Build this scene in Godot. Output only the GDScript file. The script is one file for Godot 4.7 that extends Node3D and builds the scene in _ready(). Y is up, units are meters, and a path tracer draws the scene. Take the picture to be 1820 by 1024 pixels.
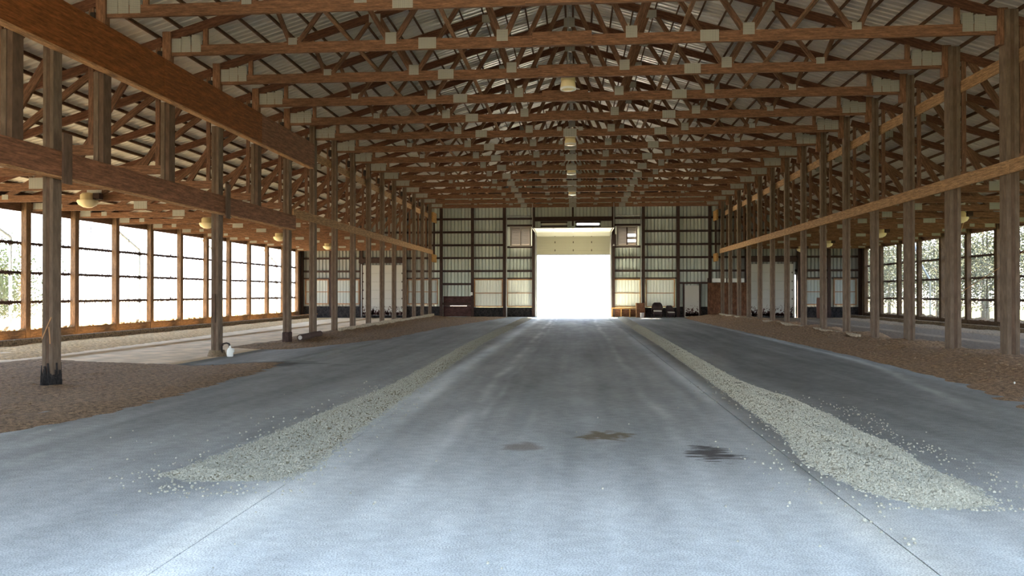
extends Node3D
# A long pole barn: main span between two post rows, an aisle behind each, corrugated glazing along both outer walls.
# x to the right, y up, the barn runs towards -z ("d" below is the distance from the camera along the barn).

const BACK := 50.6          # back wall
const FRONT := -1.2         # open front end, behind the camera
const SP := 2.48            # truss spacing
const D0 := 14.69           # first truss in view
const CH := 7.0             # underside of the main trusses
const PX := 9.15            # post rows
const WX := 18.0            # outer walls, inner face
const SLOPE := 0.3

var M := {}
var meshes := {}
var used := {}
var rng := RandomNumberGenerator.new()
const ORD := ["first", "second", "third", "fourth", "fifth", "sixth", "seventh", "eighth", "ninth", "tenth", "eleventh", "twelfth", "thirteenth", "fourteenth", "fifteenth", "sixteenth", "seventeenth", "eighteenth", "nineteenth", "twentieth"]

func _ready():
	rng.seed = 20417
	# ---- camera
	var cam := Camera3D.new()
	cam.name = "camera"
	cam.fov = rad_to_deg(2.0 * atan(512.0 / 1383.0))
	cam.near = 0.05
	cam.far = 400.0
	add_child(cam)
	cam.position = Vector3(0.21, 1.55, 0)
	cam.rotation = Vector3(deg_to_rad(0.373), deg_to_rad(4.712), 0)
	cam.current = true
	# ---- sky, exposure
	var we := WorldEnvironment.new()
	we.name = "world_environment"
	var env := Environment.new()
	var sky := Sky.new()
	var sm := ProceduralSkyMaterial.new()
	sm.sky_top_color = Color(0.58, 0.69, 0.84)
	sm.sky_horizon_color = Color(0.89, 0.905, 0.91)
	sm.sky_curve = 0.16
	sm.ground_bottom_color = Color(0.42, 0.40, 0.36)
	sm.ground_horizon_color = Color(0.62, 0.62, 0.60)
	sm.energy_multiplier = 1.0
	sky.sky_material = sm
	env.background_mode = Environment.BG_SKY
	env.sky = sky
	env.tonemap_mode = Environment.TONE_MAPPER_LINEAR
	env.tonemap_exposure = 18.5
	env.sdfgi_enabled = true
	env.ssao_enabled = true
	env.ssil_enabled = true
	we.environment = env
	add_child(we)
	# ---- sun: high, from behind the back wall and the left; the front apron lies in the barn's shade
	var sun := DirectionalLight3D.new()
	sun.name = "sun"
	sun.light_color = Color(1.0, 0.95, 0.86)
	sun.light_energy = 2.8
	sun.shadow_enabled = true
	sun.light_angular_distance = 0.6
	add_child(sun)
	sun.look_at_from_position(Vector3(-12, 50, -26), Vector3.ZERO, Vector3.UP)

	make_materials()
	build_ground()
	build_floor()
	build_ceiling()
	build_wall_back()
	build_wall_front()
	build_side(-1)
	build_side(1)
	build_dirt()
	pale_curbs()
	build_trusses()
	build_posts()
	build_headers()
	build_lamps()
	build_back_things()
	build_gravel()
	build_small()
	build_outside()

# ------------------------------------------------------------------ naming
func numbered(called: String, parent: Node) -> String:
	var key := str(parent.get_instance_id()) + called
	var n: int = used.get(key, 0)
	used[key] = n + 1
	return called if n == 0 else "%s_%03d" % [called, n]

func tag(o: Node, label: String, category: String = "", group: String = "", kind: String = ""):
	if label: o.set_meta("label", label)
	if category: o.set_meta("category", category)
	if group: o.set_meta("group", group)
	if kind: o.set_meta("kind", kind)
	return o

func thing(called: String, at: Vector3, label: String, category: String, group: String = "", kind: String = "") -> Node3D:
	var o := Node3D.new()
	o.name = numbered(called, self)
	add_child(o, true)
	o.position = at
	tag(o, label, category, group, kind)
	return o

func part(called: String, mesh: Mesh, m: Material, parent: Node, at := Vector3.ZERO, rot := Vector3.ZERO) -> MeshInstance3D:
	var o := MeshInstance3D.new()
	o.name = numbered(called, parent)
	o.mesh = mesh
	o.material_override = m
	o.position = at
	o.rotation = rot
	parent.add_child(o, true)
	return o

func dup(src: Node3D, called: String, at: Vector3, label: String) -> Node3D:
	var o: Node3D = src.duplicate()
	o.name = numbered(called, self)
	add_child(o, true)
	o.position = at
	o.set_meta("label", label)
	return o

func smooth(a: float, b: float, x: float) -> float:
	var t := clampf((x - a) / (b - a), 0.0, 1.0)
	return t * t * (3.0 - 2.0 * t)

# ------------------------------------------------------------------ meshes
func tri(st: SurfaceTool, a: Vector3, b: Vector3, c: Vector3, ua: Vector2, ub: Vector2, uc: Vector2, out: Vector3):
	var n := (c - a).cross(b - a)
	if n.dot(out) < 0.0:
		var t := b; b = c; c = t
		var u := ub; ub = uc; uc = u
		n = -n
	n = n.normalized()
	for k in 3:
		st.set_normal(n)
		st.set_uv([ua, ub, uc][k])
		st.add_vertex([a, b, c][k])

func quad(st: SurfaceTool, a: Vector3, b: Vector3, c: Vector3, d: Vector3, out: Vector3, ua := Vector2.ZERO, ub := Vector2.ZERO, uc := Vector2.ZERO, ud := Vector2.ZERO):
	tri(st, a, b, c, ua, ub, uc, out)
	tri(st, a, c, d, ua, uc, ud, out)

func box_uv(p: Vector3, ax: int, long: int) -> Vector2:
	# u along the grain, v across it
	var o := [0, 1, 2]
	if ax == long:
		o.erase(ax)
		return Vector2(p[o[0]] * 0.3, p[o[1]] * 2.0)
	o.erase(ax); o.erase(long)
	return Vector2(p[long], p[o[0]] + ax * 0.37)

func add_box(st: SurfaceTool, size: Vector3, at := Vector3.ZERO, c := 0.0, basis := Basis.IDENTITY, off := 0.0):
	var h := size * 0.5
	var long := 0
	if size.y > size.x: long = 1
	if size.z > size[long]: long = 2
	for ax in 3:
		for s in [-1.0, 1.0]:
			var i := (ax + 1) % 3
			var j := (ax + 2) % 3
			var p := []
			var uv := []
			for k in [[-1, -1], [1, -1], [1, 1], [-1, 1]]:
				var v := Vector3.ZERO
				v[ax] = s * h[ax]; v[i] = k[0] * (h[i] - c); v[j] = k[1] * (h[j] - c)
				p.append(at + basis * v)
				uv.append(box_uv(v, ax, long) + Vector2(off, off * 0.7))
			var n := Vector3.ZERO
			n[ax] = s
			quad(st, p[0], p[1], p[2], p[3], basis * n, uv[0], uv[1], uv[2], uv[3])
	if c > 0.0:
		for ax in 3:
			var i := (ax + 1) % 3
			var j := (ax + 2) % 3
			for si in [-1.0, 1.0]:
				for sj in [-1.0, 1.0]:
					var v := []
					for e in [[-1.0, 0], [1.0, 0], [1.0, 1], [-1.0, 1]]:
						var q := Vector3.ZERO
						q[ax] = e[0] * (h[ax] - c)
						q[i] = si * (h[i] - (c if e[1] == 1 else 0.0))
						q[j] = sj * (h[j] - (0.0 if e[1] == 1 else c))
						v.append(q)
					var n := Vector3.ZERO
					n[i] = si; n[j] = sj
					quad(st, at + basis * v[0], at + basis * v[1], at + basis * v[2], at + basis * v[3], basis * n, box_uv(v[0], i, long), box_uv(v[1], i, long), box_uv(v[2], i, long), box_uv(v[3], i, long))
		for sx in [-1.0, 1.0]:
			for sy in [-1.0, 1.0]:
				for sz in [-1.0, 1.0]:
					var s := Vector3(sx, sy, sz)
					tri(st, at + basis * (s * Vector3(h.x, h.y - c, h.z - c)), at + basis * (s * Vector3(h.x - c, h.y, h.z - c)), at + basis * (s * Vector3(h.x - c, h.y - c, h.z)), Vector2.ZERO, Vector2(0.01, 0), Vector2(0, 0.01), basis * s)

func start() -> SurfaceTool:
	var st := SurfaceTool.new()
	st.begin(Mesh.PRIMITIVE_TRIANGLES)
	return st

func box(sx: float, sy: float, sz: float, c := 0.0, off := 0.0) -> Mesh:
	var key := "%.3f %.3f %.3f %.3f %.2f" % [sx, sy, sz, c, off]
	if not meshes.has(key):
		var st := start()
		add_box(st, Vector3(sx, sy, sz), Vector3.ZERO, c, Basis.IDENTITY, off)
		meshes[key] = st.commit()
	return meshes[key]

func lathe(profile: Array, seg := 24, key := "") -> Mesh:
	if key and meshes.has(key): return meshes[key]
	var st := start()
	for k in range(profile.size() - 1):
		st.set_smooth_group(k + 1 if profile[k].distance_to(profile[k + 1]) > 0.25 else 1)
		for s in seg:
			var a0 := TAU * s / seg
			var a1 := TAU * (s + 1) / seg
			var p: Vector2 = profile[k]
			var q: Vector2 = profile[k + 1]
			var v := [Vector3(p.x * cos(a0), p.y, p.x * sin(a0)), Vector3(p.x * cos(a1), p.y, p.x * sin(a1)), Vector3(q.x * cos(a1), q.y, q.x * sin(a1)), Vector3(q.x * cos(a0), q.y, q.x * sin(a0))]
			for t in [[0, 2, 1], [0, 3, 2]]:
				for i in t:
					st.set_uv(Vector2(float(s) / seg, v[i].y))
					st.add_vertex(v[i])
	st.index()
	st.generate_normals()
	var m := st.commit()
	if key: meshes[key] = m
	return m

func add_tube(st: SurfaceTool, pts: Array, r: float, seg := 8):
	for k in range(pts.size() - 1):
		var a: Vector3 = pts[k]
		var b: Vector3 = pts[k + 1]
		var z := (b - a).normalized()
		var x := z.cross(Vector3.UP if absf(z.y) < 0.9 else Vector3.RIGHT).normalized()
		var y := z.cross(x)
		for s in seg:
			var d0 := x * cos(TAU * s / seg) + y * sin(TAU * s / seg)
			var d1 := x * cos(TAU * (s + 1) / seg) + y * sin(TAU * (s + 1) / seg)
			quad(st, a + d0 * r, a + d1 * r, b + d1 * r, b + d0 * r, d0 + d1)
			tri(st, a, a + d0 * r, a + d1 * r, Vector2.ZERO, Vector2.ZERO, Vector2.ZERO, -z)
			tri(st, b, b + d0 * r, b + d1 * r, Vector2.ZERO, Vector2.ZERO, Vector2.ZERO, z)

func tube(pts: Array, r: float, seg := 8) -> Mesh:
	var st := start()
	add_tube(st, pts, r, seg)
	return st.commit()

# a ribbed steel sheet in the xy plane, ribs along y, from x0 to x1; bottom and top given by callables of x
func sheet(x0: float, x1: float, bottom: Callable, top: Callable, pitch := 0.228, rib := 0.022, half := 0.036) -> Mesh:
	var xs := []
	var k0 := int(floor(x0 / pitch))
	xs.append(Vector2(x0, 0))
	for k in range(k0, int(ceil(x1 / pitch)) + 1):
		for e in [[-half, 0.0], [-half * 0.5, rib], [half * 0.5, rib], [half, 0.0]]:
			var x: float = k * pitch + e[0]
			if x > x0 + 0.002 and x < x1 - 0.002: xs.append(Vector2(x, e[1]))
	xs.append(Vector2(x1, 0))
	var st := start()
	for i in range(xs.size() - 1):
		var p: Vector2 = xs[i]
		var q: Vector2 = xs[i + 1]
		quad(st, Vector3(p.x, bottom.call(p.x), -p.y), Vector3(q.x, bottom.call(q.x), -q.y), Vector3(q.x, top.call(q.x), -q.y), Vector3(p.x, top.call(p.x), -p.y), Vector3(0, 0, 1), Vector2(p.x, bottom.call(p.x)), Vector2(q.x, bottom.call(q.x)), Vector2(q.x, top.call(q.x)), Vector2(p.x, top.call(p.x)))
	return st.commit()

# height field over a polygon of (x, d); h(x, d, inset) gives the height, cells outside are left out
func field(poly: PackedVector2Array, step: float, h: Callable) -> Mesh:
	var lo := poly[0]
	var hi := poly[0]
	for p in poly:
		lo = lo.min(p); hi = hi.max(p)
	var nx := int(ceil((hi.x - lo.x) / step)) + 1
	var nd := int(ceil((hi.y - lo.y) / step)) + 1
	var st := start()
	st.set_smooth_group(1)
	var index := {}
	var pts := {}
	for j in nd:
		for i in nx:
			var p := lo + Vector2(i, j) * step
			var s := signed(poly, p)
			if s > -step * 1.5:
				pts[Vector2i(i, j)] = Vector3(p.x, h.call(p.x, p.y, s), -p.y)
	for j in nd - 1:
		for i in nx - 1:
			var q := [Vector2i(i, j), Vector2i(i + 1, j), Vector2i(i + 1, j + 1), Vector2i(i, j + 1)]
			if not (pts.has(q[0]) and pts.has(q[1]) and pts.has(q[2]) and pts.has(q[3])): continue
			for t in [0, 1, 2, 0, 2, 3]:
				var v = q[t]
				if not index.has(v):
					index[v] = index.size()
	var order := []
	order.resize(index.size())
	for v in index: order[index[v]] = pts[v]
	for v in order:
		st.set_uv(Vector2(v.x, v.z))
		st.add_vertex(v)
	for j in nd - 1:
		for i in nx - 1:
			var q := [Vector2i(i, j), Vector2i(i + 1, j), Vector2i(i + 1, j + 1), Vector2i(i, j + 1)]
			if not (pts.has(q[0]) and pts.has(q[1]) and pts.has(q[2]) and pts.has(q[3])): continue
			for t in [0, 2, 1, 0, 3, 2]: st.add_index(index[q[t]])
	st.generate_normals()
	return st.commit()

func signed(poly: PackedVector2Array, p: Vector2) -> float:
	var d := 1e9
	for k in poly.size():
		d = minf(d, p.distance_to(Geometry2D.get_closest_point_to_segment(p, poly[k], poly[(k + 1) % poly.size()])))
	return d if Geometry2D.is_point_in_polygon(p, poly) else -d

func floor_y(x: float) -> float:
	return -0.10 * smooth(6.3, 8.6, -x)

func roof_y(x: float) -> float:
	return CH + 0.52 + (9.2 - absf(x)) * SLOPE + 0.115

# ------------------------------------------------------------------ materials
func noise(freq: float, seed_: int, oct := 4) -> FastNoiseLite:
	var n := FastNoiseLite.new()
	n.seed = seed_
	n.frequency = freq
	n.noise_type = FastNoiseLite.TYPE_SIMPLEX_SMOOTH
	n.fractal_octaves = oct
	return n

func grey_texture(size: int, f: Callable) -> ImageTexture:
	var im := Image.create_empty(size, size, false, Image.FORMAT_RGB8)
	for y in size:
		for x in size:
			im.set_pixel(x, y, f.call(x, y))
	im.generate_mipmaps()
	return ImageTexture.create_from_image(im)

func mat(c: Color, rough := 0.85, tex: Texture2D = null, scale := Vector3.ONE, tri_world := false) -> StandardMaterial3D:
	var m := StandardMaterial3D.new()
	m.albedo_color = c
	m.roughness = rough
	m.metallic_specular = 0.3
	if tex:
		m.albedo_texture = tex
		m.uv1_scale = scale
		if tri_world:
			m.uv1_triplanar = true
			m.uv1_world_triplanar = true
	return m

func rgb(r: int, g: int, b: int) -> Color:
	return Color8(r, g, b)

func make_materials():
	var a := noise(0.02, 3, 5).get_seamless_image(256, 256)
	var b := noise(0.05, 9, 4).get_seamless_image(256, 256)
	var grain := grey_texture(256, func(x, y):
		var v: float = 0.66 + 0.36 * (a.get_pixel(x, y).r - 0.5) + 0.22 * (b.get_pixel((x * 2) % 256, y).r - 0.5)
		var line: float = 0.04 * sin((y + 26.0 * a.get_pixel(x, y).r) * TAU / 16.0)
		v = clampf(v + line + 0.14, 0.2, 1.0)
		return Color(v, v * 0.985, v * 0.96))
	var rough := grey_texture(256, func(x, y):
		var v: float = clampf(0.82 + 0.5 * (a.get_pixel(x, y).r - 0.5) + 0.7 * (b.get_pixel(x, y).r - 0.5), 0.25, 1.0)
		return Color(v, v, v))
	var soft := grey_texture(256, func(x, y):
		var v: float = clampf(0.92 + 0.25 * (a.get_pixel(x, y).r - 0.5) + 0.12 * (b.get_pixel(x, y).r - 0.5), 0.25, 1.0)
		return Color(v, v, v))
	var speck := noise(0.2, 21, 3).get_seamless_image(256, 256)
	var dirt := grey_texture(256, func(x, y):
		var v: float = clampf(0.78 + 0.55 * (b.get_pixel(x, y).r - 0.5) + 0.6 * (speck.get_pixel(x, y).r - 0.5), 0.2, 1.0)
		return Color(v, v * 0.98, v * 0.95))
	var plate := grey_texture(64, func(x, y):
		var hole: bool = (x % 16) > 9 and (y % 16) > 4
		return Color(0.42, 0.42, 0.42) if hole else Color(0.97, 0.97, 0.95))
	var g := Vector3(0.35, 3.2, 1)
	M.chord = mat(rgb(148, 111, 86), 0.8, grain, g)
	M.top = mat(rgb(118, 82, 64), 0.85, grain, g)
	M.web = mat(rgb(138, 105, 84), 0.85, grain, g)
	M.brace = mat(rgb(172, 134, 104), 0.85, grain, g)
	M.header = mat(rgb(150, 91, 47), 0.75, grain, Vector3(0.25, 2.2, 1))
	M.header_low = mat(rgb(150, 106, 80), 0.8, grain, Vector3(0.25, 2.2, 1))
	M.pale_wood = mat(rgb(206, 160, 116), 0.85, grain, g)
	M.post = mat(rgb(114, 98, 82), 0.9, soft, Vector3(0.4, 1.0, 1))
	M.post_side = mat(rgb(102, 83, 68), 0.9, soft, Vector3(0.4, 1.0, 1))
	M.rail = mat(rgb(186, 150, 112), 0.85, grain, g)
	M.purlin = mat(rgb(112, 84, 66), 0.9, grain, g)
	M.old = mat(rgb(80, 64, 58), 0.9, grain, g)
	M.fresh = mat(rgb(205, 160, 100), 0.85, grain, g)
	M.window_post = mat(rgb(140, 112, 86), 0.85, grain, g)
	M.window_post_dark = mat(rgb(104, 84, 66), 0.95, grain, g)  # same wall timber in a darker brown, for the right side
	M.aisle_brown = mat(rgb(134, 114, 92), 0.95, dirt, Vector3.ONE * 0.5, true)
	M.dark_rail = mat(rgb(84, 66, 60), 0.9, grain, g)
	M.ply = mat(rgb(120, 84, 62), 0.9, grain, Vector3(0.4, 0.8, 1))
	M.ply_dark = mat(rgb(92, 66, 62), 0.9, grain, Vector3(0.4, 0.8, 1))
	M.black = mat(rgb(52, 48, 46), 0.9, rough, Vector3.ONE * 0.6)
	M.roof = mat(rgb(190, 185, 174), 0.38)
	M.roof.metallic_specular = 0.6
	M.steel = mat(rgb(184, 192, 180), 0.55)
	M.grey_panel = mat(rgb(164, 168, 160), 0.6)
	M.steel_shaded = mat(rgb(140, 140, 132), 0.7)  # same steel, darkened so the dim aisle light sits in its colour
	M.white_steel = mat(rgb(224, 226, 210), 0.5)
	M.white_steel.backlight = Color(0.05, 0.055, 0.05)
	M.cream = mat(rgb(166, 163, 144), 0.5)
	M.plate = mat(rgb(178, 176, 168), 0.5, plate, Vector3(10, 10, 1))
	M.plate.metallic = 0.25
	M.bracket = mat(rgb(50, 44, 40), 0.8)
	M.galv = mat(rgb(150, 150, 146), 0.45)
	M.galv.metallic = 0.6
	M.lamp = mat(rgb(232, 216, 170), 0.4)
	M.lamp_top = mat(rgb(206, 186, 140), 0.5)
	M.dirt_right = mat(rgb(184, 154, 122), 1.0, dirt, Vector3.ONE * 0.7, true)
	M.dirt = mat(rgb(164, 138, 108), 1.0, dirt, Vector3.ONE * 0.7, true)
	M.dirt.uv1_triplanar_sharpness = 4.0
	M.sunlit_dirt = mat(rgb(220, 188, 138), 1.0, dirt, Vector3.ONE * 0.6, true)  # pale warm tint stands in for sunlight on the left dirt
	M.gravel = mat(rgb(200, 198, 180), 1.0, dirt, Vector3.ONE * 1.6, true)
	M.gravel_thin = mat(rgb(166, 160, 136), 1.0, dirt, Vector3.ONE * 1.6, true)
	M.stone = mat(rgb(180, 177, 160), 0.95)
	M.stone.vertex_color_use_as_albedo = true
	M.aisle = mat(rgb(230, 208, 174), 0.9, soft, Vector3.ONE * 0.18, true)  # bright warm colour paints sunlight onto the left aisle floor
	M.curb = mat(rgb(150, 132, 108), 0.95, dirt, Vector3.ONE * 0.8, true)
	M.pale_curb = mat(rgb(206, 194, 170), 0.95, dirt, Vector3.ONE * 0.8, true)
	M.ground = mat(rgb(164, 156, 136), 1.0, dirt, Vector3.ONE * 0.1, true)
	M.apron = mat(rgb(224, 218, 204), 0.9, soft, Vector3(0.3, 0.3, 1))
	M.dark_ground = mat(rgb(78, 84, 52), 1.0, dirt, Vector3.ONE * 0.3, true)  # dark tone chosen to cut light bounced into the right aisle
	M.pane = mat(Color(0.93, 0.95, 0.93, 0.3), 0.35)
	M.pane.transparency = BaseMaterial3D.TRANSPARENCY_ALPHA
	M.pane_dusty = mat(Color(0.86, 0.85, 0.80, 0.3), 0.5)
	M.pane_dusty.transparency = BaseMaterial3D.TRANSPARENCY_ALPHA
	M.leaf = mat(rgb(62, 66, 50), 0.9)
	M.leaf.backlight = Color(0.07, 0.09, 0.04)
	M.leaf.vertex_color_use_as_albedo = true
	M.leaf_light = mat(rgb(66, 80, 36), 0.9)
	M.leaf_light.backlight = Color(0.06, 0.08, 0.02)
	M.leaf_light.vertex_color_use_as_albedo = true
	M.bark = mat(rgb(96, 84, 70), 0.95, grain, g)
	M.white = mat(rgb(228, 228, 220), 0.5)
	M.slat = mat(rgb(150, 142, 132), 0.6)
	M.seat = mat(rgb(58, 46, 44), 0.8)
	M.cushion = mat(rgb(186, 178, 168), 0.8)
	M.barrel = mat(rgb(112, 82, 70), 0.6)
	M.clod = mat(rgb(124, 102, 78), 1.0)
	M.straw = mat(rgb(164, 142, 108), 1.0)
	M.door_dirty = mat(rgb(172, 168, 156), 0.6)
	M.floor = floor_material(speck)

func floor_material(speck: Image) -> StandardMaterial3D:
	# concrete of the main span: x from -9 to 9, d from 2 to 50.6; dust, tyre streaks, oil and mud stains
	var w := 768
	var h := 1536
	var n1 := noise(1.0, 41, 4)
	var n2 := noise(1.0, 42, 3)
	var n3 := noise(1.0, 43, 2)
	var bytes := PackedByteArray()
	bytes.resize(w * h * 3)
	var p := 0
	for j in h:
		var d := 2.0 + 48.6 * (j + 0.5) / h
		for i in w:
			var x := -9.0 + 18.0 * (i + 0.5) / w
			var big := n1.get_noise_2d(x * 0.45, d * 0.10)
			var streak := n2.get_noise_2d(x * 2.2, d * 0.09)
			var fine := n3.get_noise_2d(x * 5.0, d * 9.0)
			var v := 0.65 + 0.09 * big + 0.05 * streak + 0.05 * fine + 0.04 * n2.get_noise_2d(x * 1.5, d * 0.8)
			# darker lanes and sides, lighter towards the front
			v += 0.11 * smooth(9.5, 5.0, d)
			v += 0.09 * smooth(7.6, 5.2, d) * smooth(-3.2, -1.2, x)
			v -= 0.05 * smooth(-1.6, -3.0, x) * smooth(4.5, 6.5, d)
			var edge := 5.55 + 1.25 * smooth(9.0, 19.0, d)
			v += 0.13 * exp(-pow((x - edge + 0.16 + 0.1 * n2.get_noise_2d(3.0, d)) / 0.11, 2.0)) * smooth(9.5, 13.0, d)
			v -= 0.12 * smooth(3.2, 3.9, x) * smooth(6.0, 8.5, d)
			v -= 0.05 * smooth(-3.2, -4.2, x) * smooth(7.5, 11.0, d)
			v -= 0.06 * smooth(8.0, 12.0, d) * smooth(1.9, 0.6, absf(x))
			# dust lines left by wheels
			for s in [[-1.2, 0.10, 0.16], [-0.95, 0.05, 0.08], [1.25, 0.09, 0.11], [-2.0, 0.12, 0.08], [2.1, 0.12, 0.08], [0.2, 0.25, 0.04]]:
				var e: float = (x - s[0] - 0.12 * n2.get_noise_2d(d * 0.25, s[0] * 7.0)) / s[1]
				if absf(e) < 2.5:
					v += s[2] * exp(-e * e) * (0.55 + 0.9 * n2.get_noise_2d(d * 0.45, 3.0 + s[0] * 5.0)) * (0.35 + 0.65 * smooth(6.5, 11.0, d) + smooth(25.0, 45.0, d))
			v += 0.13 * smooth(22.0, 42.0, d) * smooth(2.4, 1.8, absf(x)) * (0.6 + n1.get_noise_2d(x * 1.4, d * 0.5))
			# dust beside the gravel
			v += 0.06 * exp(-pow((absf(x) - 2.5) / 0.5, 2.0)) * (1.0 + big)
			var c := Vector3(v * 0.99, v, v * 0.97)
			# mud and oil
			if d < 9.6 and d > 6.8:
				var q := Vector2((x - 0.53) / 0.26, (d - 8.5) / 0.24).length() + 0.5 * fine + 0.6 * n1.get_noise_2d(x * 3.0, d * 3.0)
				c = c.lerp(Vector3(0.43, 0.37, 0.27), 0.85 * smooth(1.15, 0.6, q))
				q = Vector2((x - 1.5) / 0.2, (d - 7.66) / 0.3).length() + 1.6 * n1.get_noise_2d(x * 2.0, d * 9.0)
				c = c.lerp(Vector3(0.26, 0.235, 0.215), 0.8 * smooth(1.25, 0.5, q))
				q = Vector2((x + 0.32) / 0.2, (d - 7.85) / 0.24).length() + 0.6 * n1.get_noise_2d(x * 3.0, d * 3.0)
				c = c.lerp(Vector3(0.44, 0.39, 0.33), 0.5 * smooth(1.2, 0.5, q))
			# darker strip by the second post on the left
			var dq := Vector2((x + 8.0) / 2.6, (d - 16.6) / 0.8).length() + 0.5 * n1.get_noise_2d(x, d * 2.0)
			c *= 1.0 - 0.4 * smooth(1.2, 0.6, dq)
			bytes[p] = int(clampf(c.x, 0.05, 1.0) * 255.0)
			bytes[p + 1] = int(clampf(c.y, 0.05, 1.0) * 255.0)
			bytes[p + 2] = int(clampf(c.z, 0.05, 1.0) * 255.0)
			p += 3
	var im := Image.create_from_data(w, h, false, Image.FORMAT_RGB8, bytes)
	var m := StandardMaterial3D.new()
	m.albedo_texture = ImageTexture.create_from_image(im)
	m.roughness = 0.82
	m.metallic_specular = 0.35
	var det := grey_texture(256, func(x, y):
		var v: float = clampf(0.92 + 0.5 * (speck.get_pixel(x, y).r - 0.5), 0.4, 1.0)
		return Color(v, v, v))
	m.detail_enabled = true
	m.detail_albedo = det
	m.detail_blend_mode = BaseMaterial3D.BLEND_MODE_MUL
	m.detail_uv_layer = BaseMaterial3D.DETAIL_UV_2
	m.uv2_scale = Vector3(1.3, 1.3, 1)
	return m

# ------------------------------------------------------------------ shell
func build_ground():
	var st := start()
	quad(st, Vector3(-160, -0.3, 60), Vector3(160, -0.3, 60), Vector3(160, -0.3, -220), Vector3(-160, -0.3, -220), Vector3.UP)
	var o := part("ground", st.commit(), M.ground, self)
	tag(o, "pale trodden ground outside the barn", "ground", "", "structure")
	o = part("added_dark_ground", box(60.0, 0.05, 130.0), M.dark_ground, self, Vector3(49.5, -0.3, -45.0))  # added ground sheet, there to dim the right aisle
	tag(o, "added dark ground outside the right glazing that dims the right aisle", "added_dark_ground", "", "structure")
	for k in 5:
		o = part("path", box(12.0, 0.2, 4.98, 0.01), M.apron, self, Vector3(0.03, -0.12, -(BACK + 0.4 + 2.5 + k * 5.0)))
		tag(o, "sunlit pale concrete apron slab outside the big door, %s from the wall" % ORD[k], "pavement", "apron slabs outside the big door", "structure")

func slab(x0: float, x1: float, d0: float, d1: float) -> Mesh:
	var st := start()
	st.set_smooth_group(1)
	var n := maxi(1, int((x1 - x0) / 0.4))
	for k in n:
		var a := lerpf(x0, x1, float(k) / n)
		var b := lerpf(x0, x1, float(k + 1) / n)
		for t in [[a, d0], [a, d1], [b, d1], [a, d0], [b, d1], [b, d0]]:
			st.set_uv(Vector2((t[0] + 9.0) / 18.0, (t[1] - 2.0) / 48.6))
			st.set_uv2(Vector2(t[0], t[1]))
			st.add_vertex(Vector3(t[0], floor_y(t[0]), -t[1]))
	# edges down to the bed
	for x in [x0, x1]:
		for t in [[0, d0], [0, d1], [1, d1], [0, d0], [1, d1], [1, d0]]:
			st.set_uv(Vector2((x + 9.0) / 18.0, (t[1] - 2.0) / 48.6))
			st.set_uv2(Vector2(x, t[1]))
			st.add_vertex(Vector3(x, floor_y(x) - 0.1 * t[0], -t[1]))
	st.index()
	st.generate_normals()
	return st.commit()

func build_floor():
	var f := Node3D.new()
	f.name = "floor"
	add_child(f)
	tag(f, "concrete barn floor poured in long slabs", "floor", "", "structure")
	part("slab_bed", box(2 * WX + 0.6, 0.1, BACK - FRONT), M.black, f, Vector3(0, -0.25, -(BACK + FRONT) * 0.5))
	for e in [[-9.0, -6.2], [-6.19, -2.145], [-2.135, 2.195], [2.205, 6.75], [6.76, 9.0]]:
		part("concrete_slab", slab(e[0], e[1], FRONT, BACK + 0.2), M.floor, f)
	for e in [[-WX - 0.1, -13.0], [-12.99, -9.01], [9.01, 13.2], [13.21, WX + 0.1]]:
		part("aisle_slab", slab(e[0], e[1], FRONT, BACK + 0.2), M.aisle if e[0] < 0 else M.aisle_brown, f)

func build_ceiling():
	var eave := WX + 0.75
	for s in [-1, 1]:
		var c := Node3D.new()
		c.name = "ceiling_left" if s < 0 else "ceiling_right"
		add_child(c)
		tag(c, "%s roof slope of pale ribbed steel over close dark purlins" % ("left" if s < 0 else "right"), "ceiling", "", "structure")
		var length := Vector2(eave, eave * SLOPE).length()
		var ang := atan(SLOPE)
		var n := int(ceil((BACK - FRONT + 0.8) / 0.914))
		var sh := sheet(0.0, 0.916, func(_x): return 0.0, func(_x): return length)
		for k in n:
			var o := part("roof_panel", sh, M.roof, c)
			var along := Vector3(0, 0, -1)
			var up := Vector3(s * cos(ang), -sin(ang), 0)
			o.transform = Transform3D(Basis(along, up, along.cross(up) * -s), Vector3(0, roof_y(0) + 0.01, -FRONT + 0.4 - k * 0.914))
		var pm := box(0.04, 0.09, BACK - FRONT + 0.2)
		var t := 0.12
		while t < length:
			var x: float = s * t * cos(ang)
			part("purlin", pm, M.purlin, c, Vector3(x, roof_y(x) - 0.055, -(BACK + FRONT) * 0.5), Vector3(0, 0, -s * ang))
			t += 0.61
		# close the underside of the eave
		part("fascia", box(0.04, 0.3, BACK - FRONT + 0.6), M.window_post, c, Vector3(s * (eave + 0.02), roof_y(eave) - 0.12, -(BACK + FRONT) * 0.5))
	part("ridge_cap", box(0.5, 0.03, BACK - FRONT + 0.8), M.roof, get_node("ceiling_left"), Vector3(0, roof_y(0) + 0.03, -(BACK + FRONT) * 0.5))

func wall_rect(w: Node3D, x0: float, x1: float, y0: float, y1: float, m: Material, z: float):
	var n := maxi(1, int(round((x1 - x0) / 0.914)))
	for k in n:
		var a := lerpf(x0, x1, float(k) / n)
		var b := lerpf(x0, x1, float(k + 1) / n)
		part("wall_panel", sheet(a, b + 0.004, func(_x): return y0, func(x): return minf(y1, roof_y(x) + 0.0), 0.228, 0.085, 0.028), m, w, Vector3(0, 0, z))

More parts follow.
